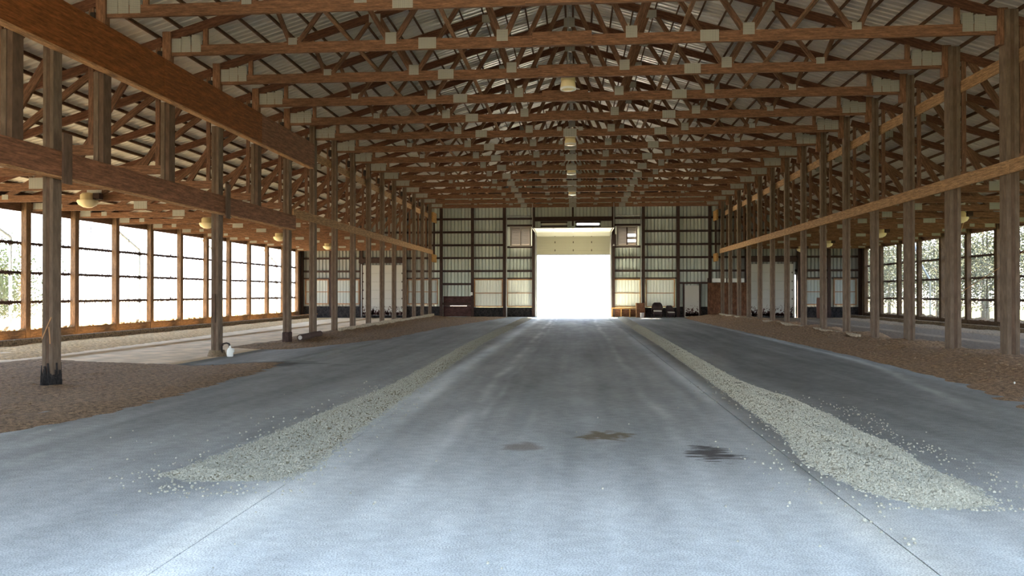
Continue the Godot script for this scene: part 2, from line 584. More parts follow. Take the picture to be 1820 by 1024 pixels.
func build_wall_back():
	var w := Node3D.new()
	w.name = "wall_back"
	add_child(w)
	tag(w, "back gable wall of grey-green ribbed steel on dark girts", "wall", "", "structure")
	var z := -BACK - 0.1
	var T := 99.0
	var holes := [[-9.25, -8.75, -1.0, 0.05], [-8.05, -6.95, 0.705, 0.72], [-4.04, -2.75, 4.6, 5.87], [-2.33, 2.38, -1.0, 5.25], [-2.0, -0.45, 5.93, 6.12], [0.25, 1.7, 5.93, 6.12], [2.85, 4.1, 4.6, 5.87], [14.02, 14.09, -1.0, 2.7]]
	for e in SMALL: holes.append([e[0] + 0.14, e[1] - 0.14, e[2] + 0.14, e[3] - 0.14])
	var xs := [-WX - 0.25, WX + 0.25, -9.1, 9.1]
	for h in holes:
		xs.append(h[0]); xs.append(h[1])
	xs.sort()
	for i in range(xs.size() - 1):
		var a: float = xs[i]
		var b: float = xs[i + 1]
		if b - a < 0.005: continue
		var cuts := []
		for h in holes:
			if h[0] < (a + b) * 0.5 and h[1] > (a + b) * 0.5: cuts.append(h)
		cuts.sort_custom(func(p, q): return p[2] < q[2])
		var y := -0.3
		var sm: Material = M.steel if absf(a + b) < 18.2 else M.steel_shaded  # aisle panels get the steel with shade in its colour
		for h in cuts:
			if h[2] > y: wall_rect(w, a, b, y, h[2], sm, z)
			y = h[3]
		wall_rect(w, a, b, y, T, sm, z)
	# girts between the studs, broken at the openings
	var studs := [-WX, -16.0, -13.95, -11.05, -8.62, -6.55, -4.45, -2.55, 2.6, 4.52, 6.72, 8.72, 11.0, 14.25, 16.1, WX]
	for x in studs:
		var top := roof_y(x) - 0.1
		if absf(x) < 9.0: top = minf(top, 9.9)
		part("stud", box(0.19, top, 0.15, 0.0, x), M.old, w, Vector3(x, top * 0.5, z + 0.17))
	for y in [0.85, 2.14, 2.99, 3.85, 4.69, 5.54, 6.40, 7.25, 8.1, 8.95]:
		for k in range(studs.size() - 1):
			var a: float = studs[k]
			var b: float = studs[k + 1]
			var mid := (a + b) * 0.5
			if roof_y(maxf(absf(a), absf(b))) < y + 0.15: continue
			if absf(mid) < 2.4 and y < 6.2: continue
			if absf(mid) > 2.4 and absf(mid) < 4.5 and y > 4.65 and y < 5.8: continue
			if y < 2.3 and not (mid > -8.6 and mid < -6.5): continue
			part("girt", box(b - a - 0.1, 0.135, 0.06, 0.0, y + a), M.old, w, Vector3(mid, y, z + 0.06))
	# framing round the shutters and the big door
	for s in [-1, 1]:
		var cx := -3.4 if s < 0 else 3.47
		for y in [4.55, 5.95]:
			part("girt", box(1.75, 0.13, 0.1), M.old, w, Vector3(cx, y, z + 0.1))
	part("door_header", box(5.0, 0.28, 0.12), M.old, w, Vector3(0.02, 6.36, z + 0.14))
	part("door_header", box(5.0, 0.2, 0.1), M.old, w, Vector3(0.02, 5.72, z + 0.12))
	part("door_jamb", box(0.16, 5.3, 0.2), M.galv, w, Vector3(-2.385, 2.65, z + 0.14))
	part("door_jamb", box(0.16, 5.3, 0.2), M.galv, w, Vector3(2.46, 2.65, z + 0.14))
	part("stud", box(0.12, 3.4, 0.12), M.old, w, Vector3(0.0, 7.6, z + 0.15))
	# dark kick boards
	for e in [[-6.46, -4.53], [-4.37, -2.52], [4.6, 6.62], [-13.85, -11.1], [-18.0, -14.05], [-11.0, -8.72], [14.3, 18.0], [6.8, 7.05], [8.08, 8.6]]:
		part("kick_board", box(e[1] - e[0], 0.62 if absf(e[0]) < 9.0 and e[0] < 6.7 else 0.75, 0.05), M.black, w, Vector3((e[0] + e[1]) * 0.5, 0.3, z + 0.06))
	# brown boards low in the bay by the left posts, a gap between them
	part("plywood_board", box(1.9, 0.69, 0.03), M.ply_dark, w, Vector3(-7.55, 0.36, z + 0.05))
	part("plywood_board", box(1.9, 0.62, 0.03), M.ply_dark, w, Vector3(-7.55, 1.03, z + 0.05))
	# small windows filled with pale ribbed panels in wood frames
	var k := 1
	for e in SMALL:
		small_window(k, e[0], e[1], e[2], e[3], M.fresh if k == 3 else (M.pale_wood if k < 5 else M.brace), z)
		k += 1
	# transoms above the big door
	for e in [[-2.0, -0.45, M.white_steel], [0.25, 1.7, M.pane]]:
		var o := Node3D.new()
		o.name = "window_%d" % k
		k += 1
		add_child(o)
		tag(o, "narrow %s transom slot above the big door" % ("closed" if e[0] < 0 else "glowing open"), "window", "", "structure")
		part("pane", box(e[1] - e[0], 0.19, 0.01), e[2], o, Vector3((e[0] + e[1]) * 0.5, 6.025, z + 0.01))
		for y in [5.9, 6.15]:
			part("frame", box(e[1] - e[0] + 0.2, 0.1, 0.2), M.old, o, Vector3((e[0] + e[1]) * 0.5, y, z))
	next_window = k

var next_window := 1
# the pale filled windows of the back wall: x0, x1, y0, y1
const SMALL := [[-6.46, -4.55, 0.64, 2.46], [-4.3, -2.5, 0.64, 2.46], [2.55, 4.36, 0.64, 2.46], [4.66, 6.52, 0.64, 2.46], [-10.9, -8.85, 0.8, 2.46], [-15.9, -14.1, 0.8, 2.46], [-17.8, -16.2, 0.8, 2.46], [14.35, 15.95, 0.8, 2.46], [16.4, 17.8, 0.8, 2.46]]

func small_window(k: int, x0: float, x1: float, y0: float, y1: float, m: Material, z: float):
	var o := Node3D.new()
	o.name = "window_%d" % k
	add_child(o)
	var where := {1: "second left of the big door", 2: "just left of the big door", 3: "just right of the big door", 4: "behind the two chairs", 5: "just behind the end of the left post row", 6: "left of the closed left aisle door", 7: "in the far left aisle corner", 8: "behind the brown barrel", 9: "in the far right aisle corner"}
	tag(o, "boarded wall window of pale ribbed panel, %s" % where[k], "window", "", "structure")
	var cx := (x0 + x1) * 0.5
	part("pane", sheet(x0 + 0.05, x1 - 0.05, func(_x): return y0 + 0.05, func(_x): return y1 - 0.05, 0.2), M.white_steel if k < 5 else M.grey_panel, o, Vector3(0, 0, z + 0.07))
	part("top_frame", box(x1 - x0, 0.07, 0.07), m, o, Vector3(cx, y1 - 0.035, z + 0.1))
	part("sill", box(x1 - x0, 0.07, 0.09), m, o, Vector3(cx, y0 + 0.035, z + 0.1))
	for x in [x0 + 0.035, x1 - 0.035]:
		part("side_frame", box(0.07, y1 - y0 - 0.14, 0.07), m, o, Vector3(x, (y0 + y1) * 0.5, z + 0.1))
	part("middle_rail", box(x1 - x0 - 0.14, 0.05, 0.05), m, o, Vector3(cx, (y0 + y1) * 0.5, z + 0.09))
	part("lintel", box(x1 - x0 + 0.2, 0.09, 0.1), M.old, o, Vector3(cx, y1 + 0.05, z + 0.1))

func build_wall_front():
	var w := Node3D.new()
	w.name = "wall_front"
	add_child(w)
	tag(w, "front gable wall behind the camera with its wide opening", "wall", "", "structure")
	var z := -FRONT + 0.1
	for r in [[-WX - 0.25, -5.2, 0.0, 99.0], [-5.2, 5.2, 5.4, 99.0], [5.2, WX + 0.25, 0.0, 99.0]]:
		wall_rect(w, r[0], r[1], r[2], r[3], M.steel, z)

func build_side(s: int):
	var w := Node3D.new()
	w.name = "wall_left" if s < 0 else "wall_right"
	add_child(w)
	var sn := "left" if s < 0 else "right"
	tag(w, "%s outer wall of timber posts above a low board skirt" % sn, "wall", "", "structure")
	var X := s * WX
	var step := 2.537
	var n := 20
	# posts from the back corner towards the camera
	for k in n + 1:
		var d := 49.93 - k * step
		if d < FRONT + 0.2: break
		part("wall_post", box(0.2, 4.85, 0.24, 0.01, k * 0.31), M.window_post if s < 0 else M.window_post_dark, w, Vector3(X + s * 0.1, 2.3, -d))
	part("eave_beam", box(0.08, 0.3, BACK - FRONT, 0.0), M.web, w, Vector3(X + s * 0.24, 4.42, -(BACK + FRONT) * 0.5))
	part("eave_board", box(0.05, 0.6, BACK - FRONT, 0.0), M.old, w, Vector3(X + s * 0.3, 4.72, -(BACK + FRONT) * 0.5))
	# low skirt
	for k in n:
		var d1 := 49.93 - k * step
		var d0 := d1 - step
		if d0 < FRONT: break
		part("skirt_board", box(0.05, 0.32, step - 0.24, 0.006, k * 0.2), M.window_post if s < 0 else M.window_post_dark, w, Vector3(X + s * 0.04, 0.13, -(d0 + d1) * 0.5))
		part("sill_board", box(0.3, 0.04, step - 0.22, 0.0, k * 0.2), M.window_post if s < 0 else M.window_post_dark, w, Vector3(X + s * 0.17, 0.31, -(d0 + d1) * 0.5))
		part("outer_board", box(0.05, 0.75, step, 0.0), M.old, w, Vector3(X + s * 0.33, -0.02, -(d0 + d1) * 0.5))
		# one window per bay
		var o := Node3D.new()
		o.name = "window_%d" % next_window
		next_window += 1
		add_child(o)
		var nth: String = ("%s bay of the glazing from the back corner of the barn" % ORD[k]) if k < 20 else ""
		tag(o, "%s wall, %s" % [sn, nth], "window", "", "structure")
		var seam := 0.46 * step
		for e in [[d0, d0 + seam], [d0 + seam - 0.06, d1]]:
			part("pane", corrugated(e[1] - e[0]), M.pane if s < 0 else M.pane_dusty, o, Vector3(X + s * 0.27, 0.3, -e[1]))
		part("seam_strip", box(0.012, 1.35, 0.03), M.dark_rail, o, Vector3(X + s * 0.25, 1.55, -(d0 + seam)))
		part("seam_strip", box(0.012, 0.75, 0.03), M.dark_rail, o, Vector3(X + s * 0.25, 3.75, -(d0 + seam)))
		for y in [1.25, 2.23, 3.22]:
			part("glazing_rail", rough_rail(step - 0.02, k % 3), M.dark_rail, o, Vector3(X + s * 0.22, y, -(d0 + d1) * 0.5))
	part("corner_panel", box(0.06, 5.0, 0.95), M.window_post, w, Vector3(X + s * 0.24, 2.4, -50.4))
	# dirt drifted against the glazing
	var nz := noise(1.6, 90 + s, 3)
	var sd := start()
	sd.set_smooth_group(1)
	for k in 340:
		for e in [[0.05, 0.17], [0.17, 0.262]]:
			var p := []
			for c in [[e[0], k], [e[1], k], [e[1], k + 1], [e[0], k + 1]]:
				var d: float = 7.0 + c[1] * 0.126
				var hh: float = 0.0 if c[0] < 0.1 else (0.05 + 0.05 * nz.get_noise_1d(d)) * (1.0 if c[0] < 0.2 else 2.0) + 0.02 * nz.get_noise_1d(d * 6.0)
				p.append(Vector3(X + s * c[0], 0.325 + maxf(hh, 0.0), -d))
			for i in ([0, 1, 2, 0, 2, 3] if s > 0 else [0, 2, 1, 0, 3, 2]): sd.add_vertex(p[i])
	sd.generate_normals()
	part("drifted_dirt", sd.commit(), M.sunlit_dirt if s < 0 else M.dirt, w).set_meta("kind", "stuff")
	# ragged dirt lying on the sill
	var dm := MultiMesh.new()
	dm.transform_format = MultiMesh.TRANSFORM_3D
	dm.mesh = rock(5)
	dm.instance_count = 1400
	for i in 1400:
		var r := rng.randf_range(0.012, 0.05) * (1.0 if rng.randf() < 0.8 else 1.6)
		dm.set_instance_transform(i, Transform3D(Basis.from_euler(Vector3(rng.randf() * 6, rng.randf() * 6, 0)).scaled(Vector3(r, r * 0.8, r * 1.3)), Vector3(X + s * rng.randf_range(0.06, 0.27), 0.33 + r * 0.4, -rng.randf_range(6.0, 50.0))))
	var mi := MultiMeshInstance3D.new()
	mi.name = "sill_dirt"
	mi.multimesh = dm
	mi.material_override = M.sunlit_dirt if s < 0 else M.clod
	w.add_child(mi)
	mi.set_meta("kind", "stuff")
	# low curb on the aisle floor
	var t := Node3D.new()
	t.name = "trim_1" if s < 0 else "trim_2"
	add_child(t)
	tag(t, "low %s curb along the foot of the glazed wall" % sn, "curb", "", "structure")
	for k in 12:
		var l := (BACK - 3.0) / 12.0
		part("curb_piece", box(0.16, 0.2, l - 0.02, 0.02, k * 0.3), M.curb, t, Vector3(s * (WX - 0.75) + rng.randf_range(-0.02, 0.02), floor_y(s * 17.0) + 0.1, -3.0 - (k + 0.5) * l))

func pale_curbs():
	for s in [-1, 1]:
		var t := Node3D.new()
		t.name = "trim_3" if s < 0 else "trim_4"
		add_child(t)
		tag(t, "pale concrete curb half buried along the far %s post row" % ("left" if s < 0 else "right"), "curb", "", "structure")
		var d0 := 29.0 if s < 0 else 25.0
		var l := (48.6 - d0) / 6.0
		for k in 6:
			part("curb_piece", box(0.12, 0.3, l - 0.02, 0.02, k * 0.3), M.pale_curb, t, Vector3(s * (8.78 if s < 0 else 8.98), (0.07 if s < 0 else 0.12) + 0.02 * ((k * 7) % 3), -(d0 + (k + 0.5) * l)))

func corrugated(length: float) -> Mesh:
	var key := "corr %.3f" % length
	if meshes.has(key): return meshes[key]
	var st := start()
	st.set_smooth_group(1)
	var n := int(length / 0.0169)
	for k in n:
		var z0 := length * k / n
		var z1 := length * (k + 1) / n
		var x0 := 0.009 * sin(TAU * z0 / 0.0676)
		var x1 := 0.009 * sin(TAU * z1 / 0.0676)
		for t in [[x0, 0, z0], [x1, 0, z1], [x1, 1, z1], [x0, 0, z0], [x1, 1, z1], [x0, 1, z0]]:
			st.set_uv(Vector2(t[2], t[1]))
			st.add_vertex(Vector3(t[0], t[1] * 3.98, t[2]))
	st.index()
	st.generate_normals()
	meshes[key] = st.commit()
	return meshes[key]

# a horizontal rail with dirt and cobweb hanging raggedly from it
func rough_rail(length: float, variant: int) -> Mesh:
	var key := "rail %.3f %d" % [length, variant]
	if meshes.has(key): return meshes[key]
	var r := RandomNumberGenerator.new()
	r.seed = 77 + variant
	var st := start()
	add_box(st, Vector3(0.06, 0.085, length))
	for k in 46:
		var w := r.randf_range(0.01, 0.045)
		var hgt := r.randf_range(0.015, 0.05) * (3.0 if r.randf() < 0.12 else 1.0)
		add_box(st, Vector3(0.02, hgt, w), Vector3(r.randf_range(-0.02, 0.02), -0.04 - hgt * 0.4 if r.randf() < 0.7 else 0.04 + hgt * 0.25, r.randf_range(-0.48, 0.48) * length))
	meshes[key] = st.commit()
	return meshes[key]

# ------------------------------------------------------------------ earth
func build_dirt():
	var nz := noise(0.9, 61, 4)
	var nf := noise(4.0, 62, 3)
	var left := PackedVector2Array([Vector2(-6.3, 0), Vector2(-6.05, 7.5), Vector2(-5.64, 9.42), Vector2(-5.6, 11.2), Vector2(-5.75, 13.7), Vector2(-5.85, 15.5), Vector2(-6.15, 17.2), Vector2(-7.0, 17.15), Vector2(-7.9, 17.1), Vector2(-8.86, 17.4), Vector2(-11.3, 18.0), Vector2(-12.7, 18.5), Vector2(-13.3, 18.9), Vector2(-14.1, 15.0), Vector2(-14.1, 0)])
	var o := part("dirt_bed", field(left, 0.16, func(x, d, s):
		return floor_y(x) + smooth(-0.2, 0.5, s) * 0.05 - 0.03 + 0.035 * nz.get_noise_2d(x, d) * smooth(0.0, 1.0, s) + 0.02 * nf.get_noise_2d(x, d) + 0.11 * smooth(-17.2, -17.9, x)), M.dirt, self)
	tag(o, "brown loose dirt covering the left aisle edge around the nearest post", "dirt", "", "stuff")
	var lw := PackedVector2Array([Vector2(-14.3, 8), Vector2(-14.3, 15), Vector2(-13.4, 18.9), Vector2(-13.7, 25.7), Vector2(-14.3, 34), Vector2(-15.1, 44.7), Vector2(-15.2, 50.2), Vector2(-17.9, 50.2), Vector2(-17.9, 8)])
	o = part("dirt_bed", field(lw, 0.16, func(x, d, s):
		return floor_y(x) + smooth(-0.2, 0.5, s) * 0.05 - 0.032 + 0.035 * nz.get_noise_2d(x, d) * smooth(0.0, 1.0, s) + 0.02 * nf.get_noise_2d(x, d) + 0.11 * smooth(-17.2, -17.9, x)), M.sunlit_dirt, self)
	tag(o, "sandy dirt along the foot of the left glazed wall, sunlight tinted in", "dirt", "", "stuff")
	var mid := PackedVector2Array([Vector2(-10.5, 22.6), Vector2(-9.5, 22.1), Vector2(-7.96, 21.8), Vector2(-6.8, 23.5), Vector2(-5.9, 25.7), Vector2(-5.6, 34), Vector2(-4.6, 43), Vector2(-4.1, 47.4), Vector2(-3.9, 50.3), Vector2(-9.9, 50.3), Vector2(-9.9, 30), Vector2(-10.2, 26), Vector2(-10.6, 24)])
	o = part("dirt_bed", field(mid, 0.16, func(x, d, s):
		var ridge: float = 0.19 * exp(-pow((x + 9.0) / 1.0, 2.0)) * smooth(23.0, 28.5, d)
		return floor_y(x) - 0.03 + smooth(-0.15, 0.6, s) * 0.06 + ridge * smooth(0.0, 0.6, s) + (0.05 * nz.get_noise_2d(x, d) + 0.02 * nf.get_noise_2d(x, d)) * smooth(-0.1, 0.6, s)), M.dirt, self)
	tag(o, "brown dirt ridge running along the far left post row", "dirt", "", "stuff")
	var right := PackedVector2Array([Vector2(4.9, 5.0), Vector2(5.64, 9.95), Vector2(6.39, 13), Vector2(6.77, 16.4), Vector2(6.9, 20.2), Vector2(6.8, 27.8), Vector2(6.65, 38), Vector2(6.65, 46.4), Vector2(7.0, 50.3), Vector2(10.6, 50.3), Vector2(10.5, 20), Vector2(10.7, 5.0)])
	o = part("dirt_bed", field(right, 0.16, func(x, d, s):
		var ridge: float = 0.25 * smooth(6.6, 9.1, x) * smooth(10.6, 9.7, x + 0.25 * nz.get_noise_2d(3.0, d)) * (0.85 + 0.5 * nz.get_noise_2d(7.0, d * 0.6))
		return -0.03 + smooth(-0.15, 0.5, s) * 0.05 + ridge + (0.06 * nz.get_noise_2d(x, d) + 0.014 * nf.get_noise_2d(x, d)) * smooth(-0.1, 0.6, s)), M.dirt_right, self)
	tag(o, "long brown dirt bank heaped along the feet of the right post row", "dirt", "", "stuff")
	var rw := PackedVector2Array([Vector2(15.4, 12), Vector2(15.0, 20), Vector2(15.3, 34), Vector2(15.6, 50.2), Vector2(17.85, 50.2), Vector2(17.85, 12)])
	o = part("dirt_bed", field(rw, 0.2, func(x, d, s):
		return -0.03 + smooth(-0.15, 0.5, s) * 0.06 + 0.05 * nz.get_noise_2d(x, d) + 0.1 * smooth(17.2, 17.9, x)), M.dirt, self)
	tag(o, "brown dirt along the foot of the right glazed wall", "dirt", "", "stuff")
	# clods and straw on the dirt
	for e in [["dirt_clods", M.clod, 1300, 0.012, 0.035, "dark clods scattered over the brown dirt beds"], ["straw_bits", M.straw, 1100, 0.005, 0.013, "pale straw bits scattered over the brown dirt beds"]]:
		var mm := MultiMesh.new()
		mm.transform_format = MultiMesh.TRANSFORM_3D
		mm.mesh = rock(3)
		mm.instance_count = e[2]
		for i in e[2]:
			var x: float
			var d: float
			var y: float
			if i % 2 == 0:
				d = rng.randf_range(7.5, 17.0)
				x = rng.randf_range(-15.0, -6.3)
				y = floor_y(x) + 0.01 + 0.03 * nz.get_noise_2d(x, d)
			else:
				d = rng.randf_range(9.5, 30.0)
				x = rng.randf_range(7.2, 9.6)
				y = 0.02 + 0.25 * smooth(6.6, 9.1, x) * (0.85 + 0.5 * nz.get_noise_2d(7.0, d * 0.6)) + 0.06 * nz.get_noise_2d(x, d)
			var r: float = rng.randf_range(e[3], e[4])
			var b := Basis.from_euler(Vector3(rng.randf() * 0.6, rng.randf() * 6.3, 0)).scaled(Vector3.ONE * r)
			if e[0] == "straw_bits": b = b * Basis.from_scale(Vector3(4.0, 0.5, 0.5))
			mm.set_instance_transform(i, Transform3D(b, Vector3(x, y, -d)))
		var mi := MultiMeshInstance3D.new()
		mi.name = e[0]
		mi.multimesh = mm
		mi.material_override = e[1]
		add_child(mi)
		tag(mi, e[5], "dirt", "", "stuff")

func rock(v: int) -> Mesh:
	var key := "rock %d" % v
	if meshes.has(key): return meshes[key]
	var r := RandomNumberGenerator.new()
	r.seed = 500 + v
	var st := start()
	var ring := []
	for k in 3:
		var row := []
		var y: float = [-0.55, 0.1, 0.6][k]
		var rad: float = [0.7, 1.0, 0.6][k]
		for a in 6:
			var q := rad * r.randf_range(0.8, 1.2)
			row.append(Vector3(q * cos(TAU * a / 6.0 + k * 0.4), y + r.randf_range(-0.12, 0.12), q * sin(TAU * a / 6.0 + k * 0.4)))
		ring.append(row)
	for k in 2:
		for a in 6:
			var b := (a + 1) % 6
			quad(st, ring[k][a], ring[k][b], ring[k + 1][b], ring[k + 1][a], ring[k][a] + ring[k + 1][b])
	for a in range(1, 5):
		tri(st, ring[0][0], ring[0][a], ring[0][a + 1], Vector2.ZERO, Vector2.ZERO, Vector2.ZERO, Vector3.DOWN)
		tri(st, ring[2][0], ring[2][a], ring[2][a + 1], Vector2.ZERO, Vector2.ZERO, Vector2.ZERO, Vector3.UP)
	meshes[key] = st.commit()
	return meshes[key]

func build_gravel():
	var nz := noise(1.1, 71, 3)
	var rows := [
		["left of the centre lane", PackedVector2Array([Vector2(-2.35, 48.5), Vector2(-2.6, 24), Vector2(-2.3, 12.5), Vector2(-2.17, 8.45), Vector2(-2.07, 6.67), Vector2(-2.21, 6.25), Vector2(-2.55, 6.17), Vector2(-3.0, 6.15), Vector2(-3.38, 6.35), Vector2(-3.32, 6.6), Vector2(-3.2, 7.72), Vector2(-3.12, 9.8), Vector2(-2.95, 13.3), Vector2(-3.2, 24), Vector2(-3.25, 48.5)])],
		["right of the centre lane", PackedVector2Array([Vector2(2.6, 48.5), Vector2(2.6, 22), Vector2(2.5, 13), Vector2(2.42, 8.7), Vector2(2.25, 7.2), Vector2(2.42, 6.3), Vector2(2.7, 5.85), Vector2(3.1, 5.85), Vector2(3.32, 6.0), Vector2(3.42, 6.5), Vector2(3.36, 7.3), Vector2(3.48, 8.2), Vector2(3.42, 9.0), Vector2(3.46, 10.2), Vector2(3.38, 12), Vector2(3.12, 13.4), Vector2(3.2, 24), Vector2(3.45, 48.5)])]]
	for e in rows:
		var poly: PackedVector2Array = e[1]
		var t := thing("gravel_windrow", Vector3.ZERO, "long pale gravel windrow %s of the floor" % e[0].replace(" lane", " strip"), "gravel", "", "stuff")
		var high := 0.05 if poly[0].x < 0 else 0.10
		var h := func(x, d, s): return -0.012 + high * smooth(-0.02, 0.32, s) * (0.9 + 0.5 * nz.get_noise_2d(x * 1.5, d * 0.8)) + 0.012 * nz.get_noise_2d(x * 9.0, d * 9.0)
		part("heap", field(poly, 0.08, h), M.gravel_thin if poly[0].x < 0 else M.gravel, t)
		var mm := MultiMesh.new()
		mm.transform_format = MultiMesh.TRANSFORM_3D
		mm.use_colors = true
		mm.mesh = rock(1)
		var tf := []
		while tf.size() < 34000:
			var d := 5.8 + 30.0 * pow(rng.randf(), 2.0)
			var x := rng.randf_range(-3.6, -1.9) if poly[0].x < 0 else rng.randf_range(2.0, 3.9)
			var s := signed(poly, Vector2(x, d))
			var r := rng.randf_range(0.006, 0.0135)
			var y: float
			if s > 0.0:
				y = h.call(x, d, s) + r * 0.25
			elif s > -0.5 and d < 14.0 and rng.randf() < 0.02 * (1.0 + s * 2.0):
				y = r * 0.35
			else:
				continue
			tf.append(Transform3D(Basis.from_euler(Vector3(rng.randf() * 6, rng.randf() * 6, rng.randf() * 6)).scaled(Vector3.ONE * r), Vector3(x, y, -d)))
		# strays
		var more := []
		if poly[0].x < 0:
			for i in 45: more.append([rng.randfn(-2.75, 0.2), rng.randfn(5.88, 0.1), rng.randf_range(0.005, 0.012)])
			for i in 26: more.append([rng.randf_range(-4.2, -3.2), rng.randf_range(5.6, 9.5), rng.randf_range(0.005, 0.013)])
		else:
			for i in 170:
				var d := rng.randf_range(6.6, 11.2)
				more.append([3.7 + (d - 8.0) * 0.03 + rng.randfn(0.0, 0.09) + 0.1 * sin(d * 2.0), d, rng.randf_range(0.004, 0.011)])
			for i in 9: more.append([rng.randf_range(2.15, 2.35), rng.randf_range(4.9, 5.6), rng.randf_range(0.008, 0.017)])
			for i in 40: more.append([rng.randf_range(1.7, 2.6), rng.randf_range(5.6, 8.0), rng.randf_range(0.006, 0.014)])
		for i in 40: more.append([rng.randf_range(-6.0, 6.0), rng.randf_range(4.2, 12.0), rng.randf_range(0.005, 0.012)])
		for q in more:
			tf.append(Transform3D(Basis.from_euler(Vector3(rng.randf() * 6, rng.randf() * 6, rng.randf() * 6)).scaled(Vector3.ONE * q[2]), Vector3(q[0], q[2] * 0.4, -q[1])))
		mm.instance_count = tf.size()
		for i in tf.size():
			mm.set_instance_transform(i, tf[i])
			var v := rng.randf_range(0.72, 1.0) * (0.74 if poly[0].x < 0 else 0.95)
			mm.set_instance_color(i, Color(v, v * 0.985, v * 0.95))
		var mi := MultiMeshInstance3D.new()
		mi.name = "stones"
		mi.multimesh = mm
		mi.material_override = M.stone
		t.add_child(mi)
		mi.set_meta("kind", "stuff")

# ------------------------------------------------------------------ trusses
func member(t: Node3D, called: String, a: Vector2, b: Vector2, depth: float, thick: float, m: Material, off := 0.0, z := 0.0) -> MeshInstance3D:
	var l := a.distance_to(b)
	return part(called, box(l, depth, thick, 0.0, off), m, t, Vector3((a.x + b.x) * 0.5, (a.y + b.y) * 0.5, z), Vector3(0, 0, (b - a).angle()))

func plates(t: Node3D, x: float, y: float, w: float, h: float, thick := 0.07):
	for s in [-1.0, 1.0]:
		part("nail_plate", box(w, h, 0.006), M.plate, t, Vector3(x, y, s * (thick * 0.5 + 0.003)))

func main_truss(t: Node3D, far: bool):
	# y counted from the underside of the bottom chord
	for s in [-1.0, 1.0]:
		member(t, "bottom_chord", Vector2(0, 0.12), Vector2(s * 9.06, 0.12), 0.24, 0.07, M.chord, 0.3 + s * 0.2)
		var e := Vector2(9.2, 0.52 - 0.105)
		member(t, "top_chord", Vector2(s * -0.02, e.y + 9.2 * SLOPE), Vector2(s * 9.24, e.y - 0.04 * SLOPE), 0.2, 0.07, M.top, 0.6 + s * 0.2)
		var under := func(x: float) -> float: return 0.3 + (9.2 - x) * SLOPE
		for w in [[1.36, 0.05], [1.46, 2.25], [3.84, 2.45], [4.0, 4.85], [6.08, 5.05], [6.26, 6.62]]:
			member(t, "web", Vector2(s * w[0], 0.22), Vector2(s * w[1], under.call(w[1]) + 0.06), 0.12 if w[0] < 5.0 else 0.1, 0.06, M.web, w[0])
		member(t, "web", Vector2(s * 8.25, 0.2), Vector2(s * 8.25, 0.66), 0.11, 0.064, M.chord, 0.2)
		# stepped heel plates
		for h in [[8.93, 0.222, 0.42], [8.70, 0.222, 0.47], [8.46, 0.222, 0.52]]:
			plates(t, s * h[0], 0.075 + h[2] * 0.38, h[1], h[2] * 0.76)
		var hb := part("heel_block", box(0.2, 0.78, 0.16, 0.008), M.chord, t, Vector3(s * 9.15, 0.16, 0))
		part("bracket", box(0.13, 0.26, 0.12, 0.02), M.bracket, hb, Vector3(s * 0.17, -0.18, 0.02))
		for p in [[1.42, 0.27, 0.25, 0.26], [3.93, 0.27, 0.25, 0.26], [6.19, 0.26, 0.2, 0.16], [3.1, 0.14, 0.4, 0.25]]:
			plates(t, s * p[0], p[1], p[2], p[3])
		for q in [2.32, 4.95]:
			plates(t, s * q, under.call(q) + 0.05, 0.3, 0.22)
		if far: plates(t, s * 0.37, 0.26, 0.16, 0.14)
	part("ridge_plate", box(0.34, 0.3, 0.08), M.plate, t, Vector3(0, 3.1, 0))
	if far:
		plates(t, 0.0, 0.13, 0.46, 0.27)
	else:
		part("splice_board", box(1.3, 0.3, 0.09, 0.006), M.chord, t, Vector3(-0.1, 0.15, 0.06))

func aisle_truss(t: Node3D, s: float):
	# the node stands at the post row; x runs outwards
	var bot := 4.3 - CH
	var h0 := 9.33 if s < 0 else 9.5
	var under := func(x: float) -> float: return 0.3 + (9.2 - x) * SLOPE
	member(t, "bottom_chord", Vector2(s * h0, bot + 0.1), Vector2(s * 17.96, bot + 0.1), 0.2, 0.07, M.chord, 0.4)
	member(t, "top_chord", Vector2(s * h0, under.call(h0) + 0.1), Vector2(s * 17.96, under.call(17.96) + 0.1), 0.2, 0.07, M.top, 0.1)
	for w in [[11.5, 9.75], [14.05, 10.75], [14.3, 14.75], [17.0, 14.9]]:
		member(t, "web", Vector2(s * w[0], bot + 0.15), Vector2(s * w[1], under.call(w[1]) + 0.05), 0.08 if w[0] == 14.3 else 0.16, 0.06, M.web, w[0])
	member(t, "web", Vector2(s * (h0 + 0.1), bot + 0.2), Vector2(s * (h0 + 0.1), 0.25), 0.1, 0.055, M.web, 0.4)
	plates(t, s * 14.17, bot + 0.19, 0.46, 0.3)
	plates(t, s * 11.6, bot + 0.17, 0.36, 0.26)
	plates(t, s * 17.0, bot + 0.15, 0.2, 0.15)
	plates(t, s * 10.7, under.call(10.7) + 0.06, 0.3, 0.22)
	plates(t, s * 14.85, under.call(14.85) + 0.06, 0.3, 0.2)
	part("nail_plate", box(0.4, 0.22, 0.08), M.plate, t, Vector3(s * 17.72, bot + 0.16, 0))

func nth(k: int, n: int) -> String:
	# k-th of n counted from the near end, or from the back wall when that is shorter
	return "%s from the near end" % ORD[k] if k < (n + 1) / 2 else "%s from the back wall" % ORD[n - 1 - k]

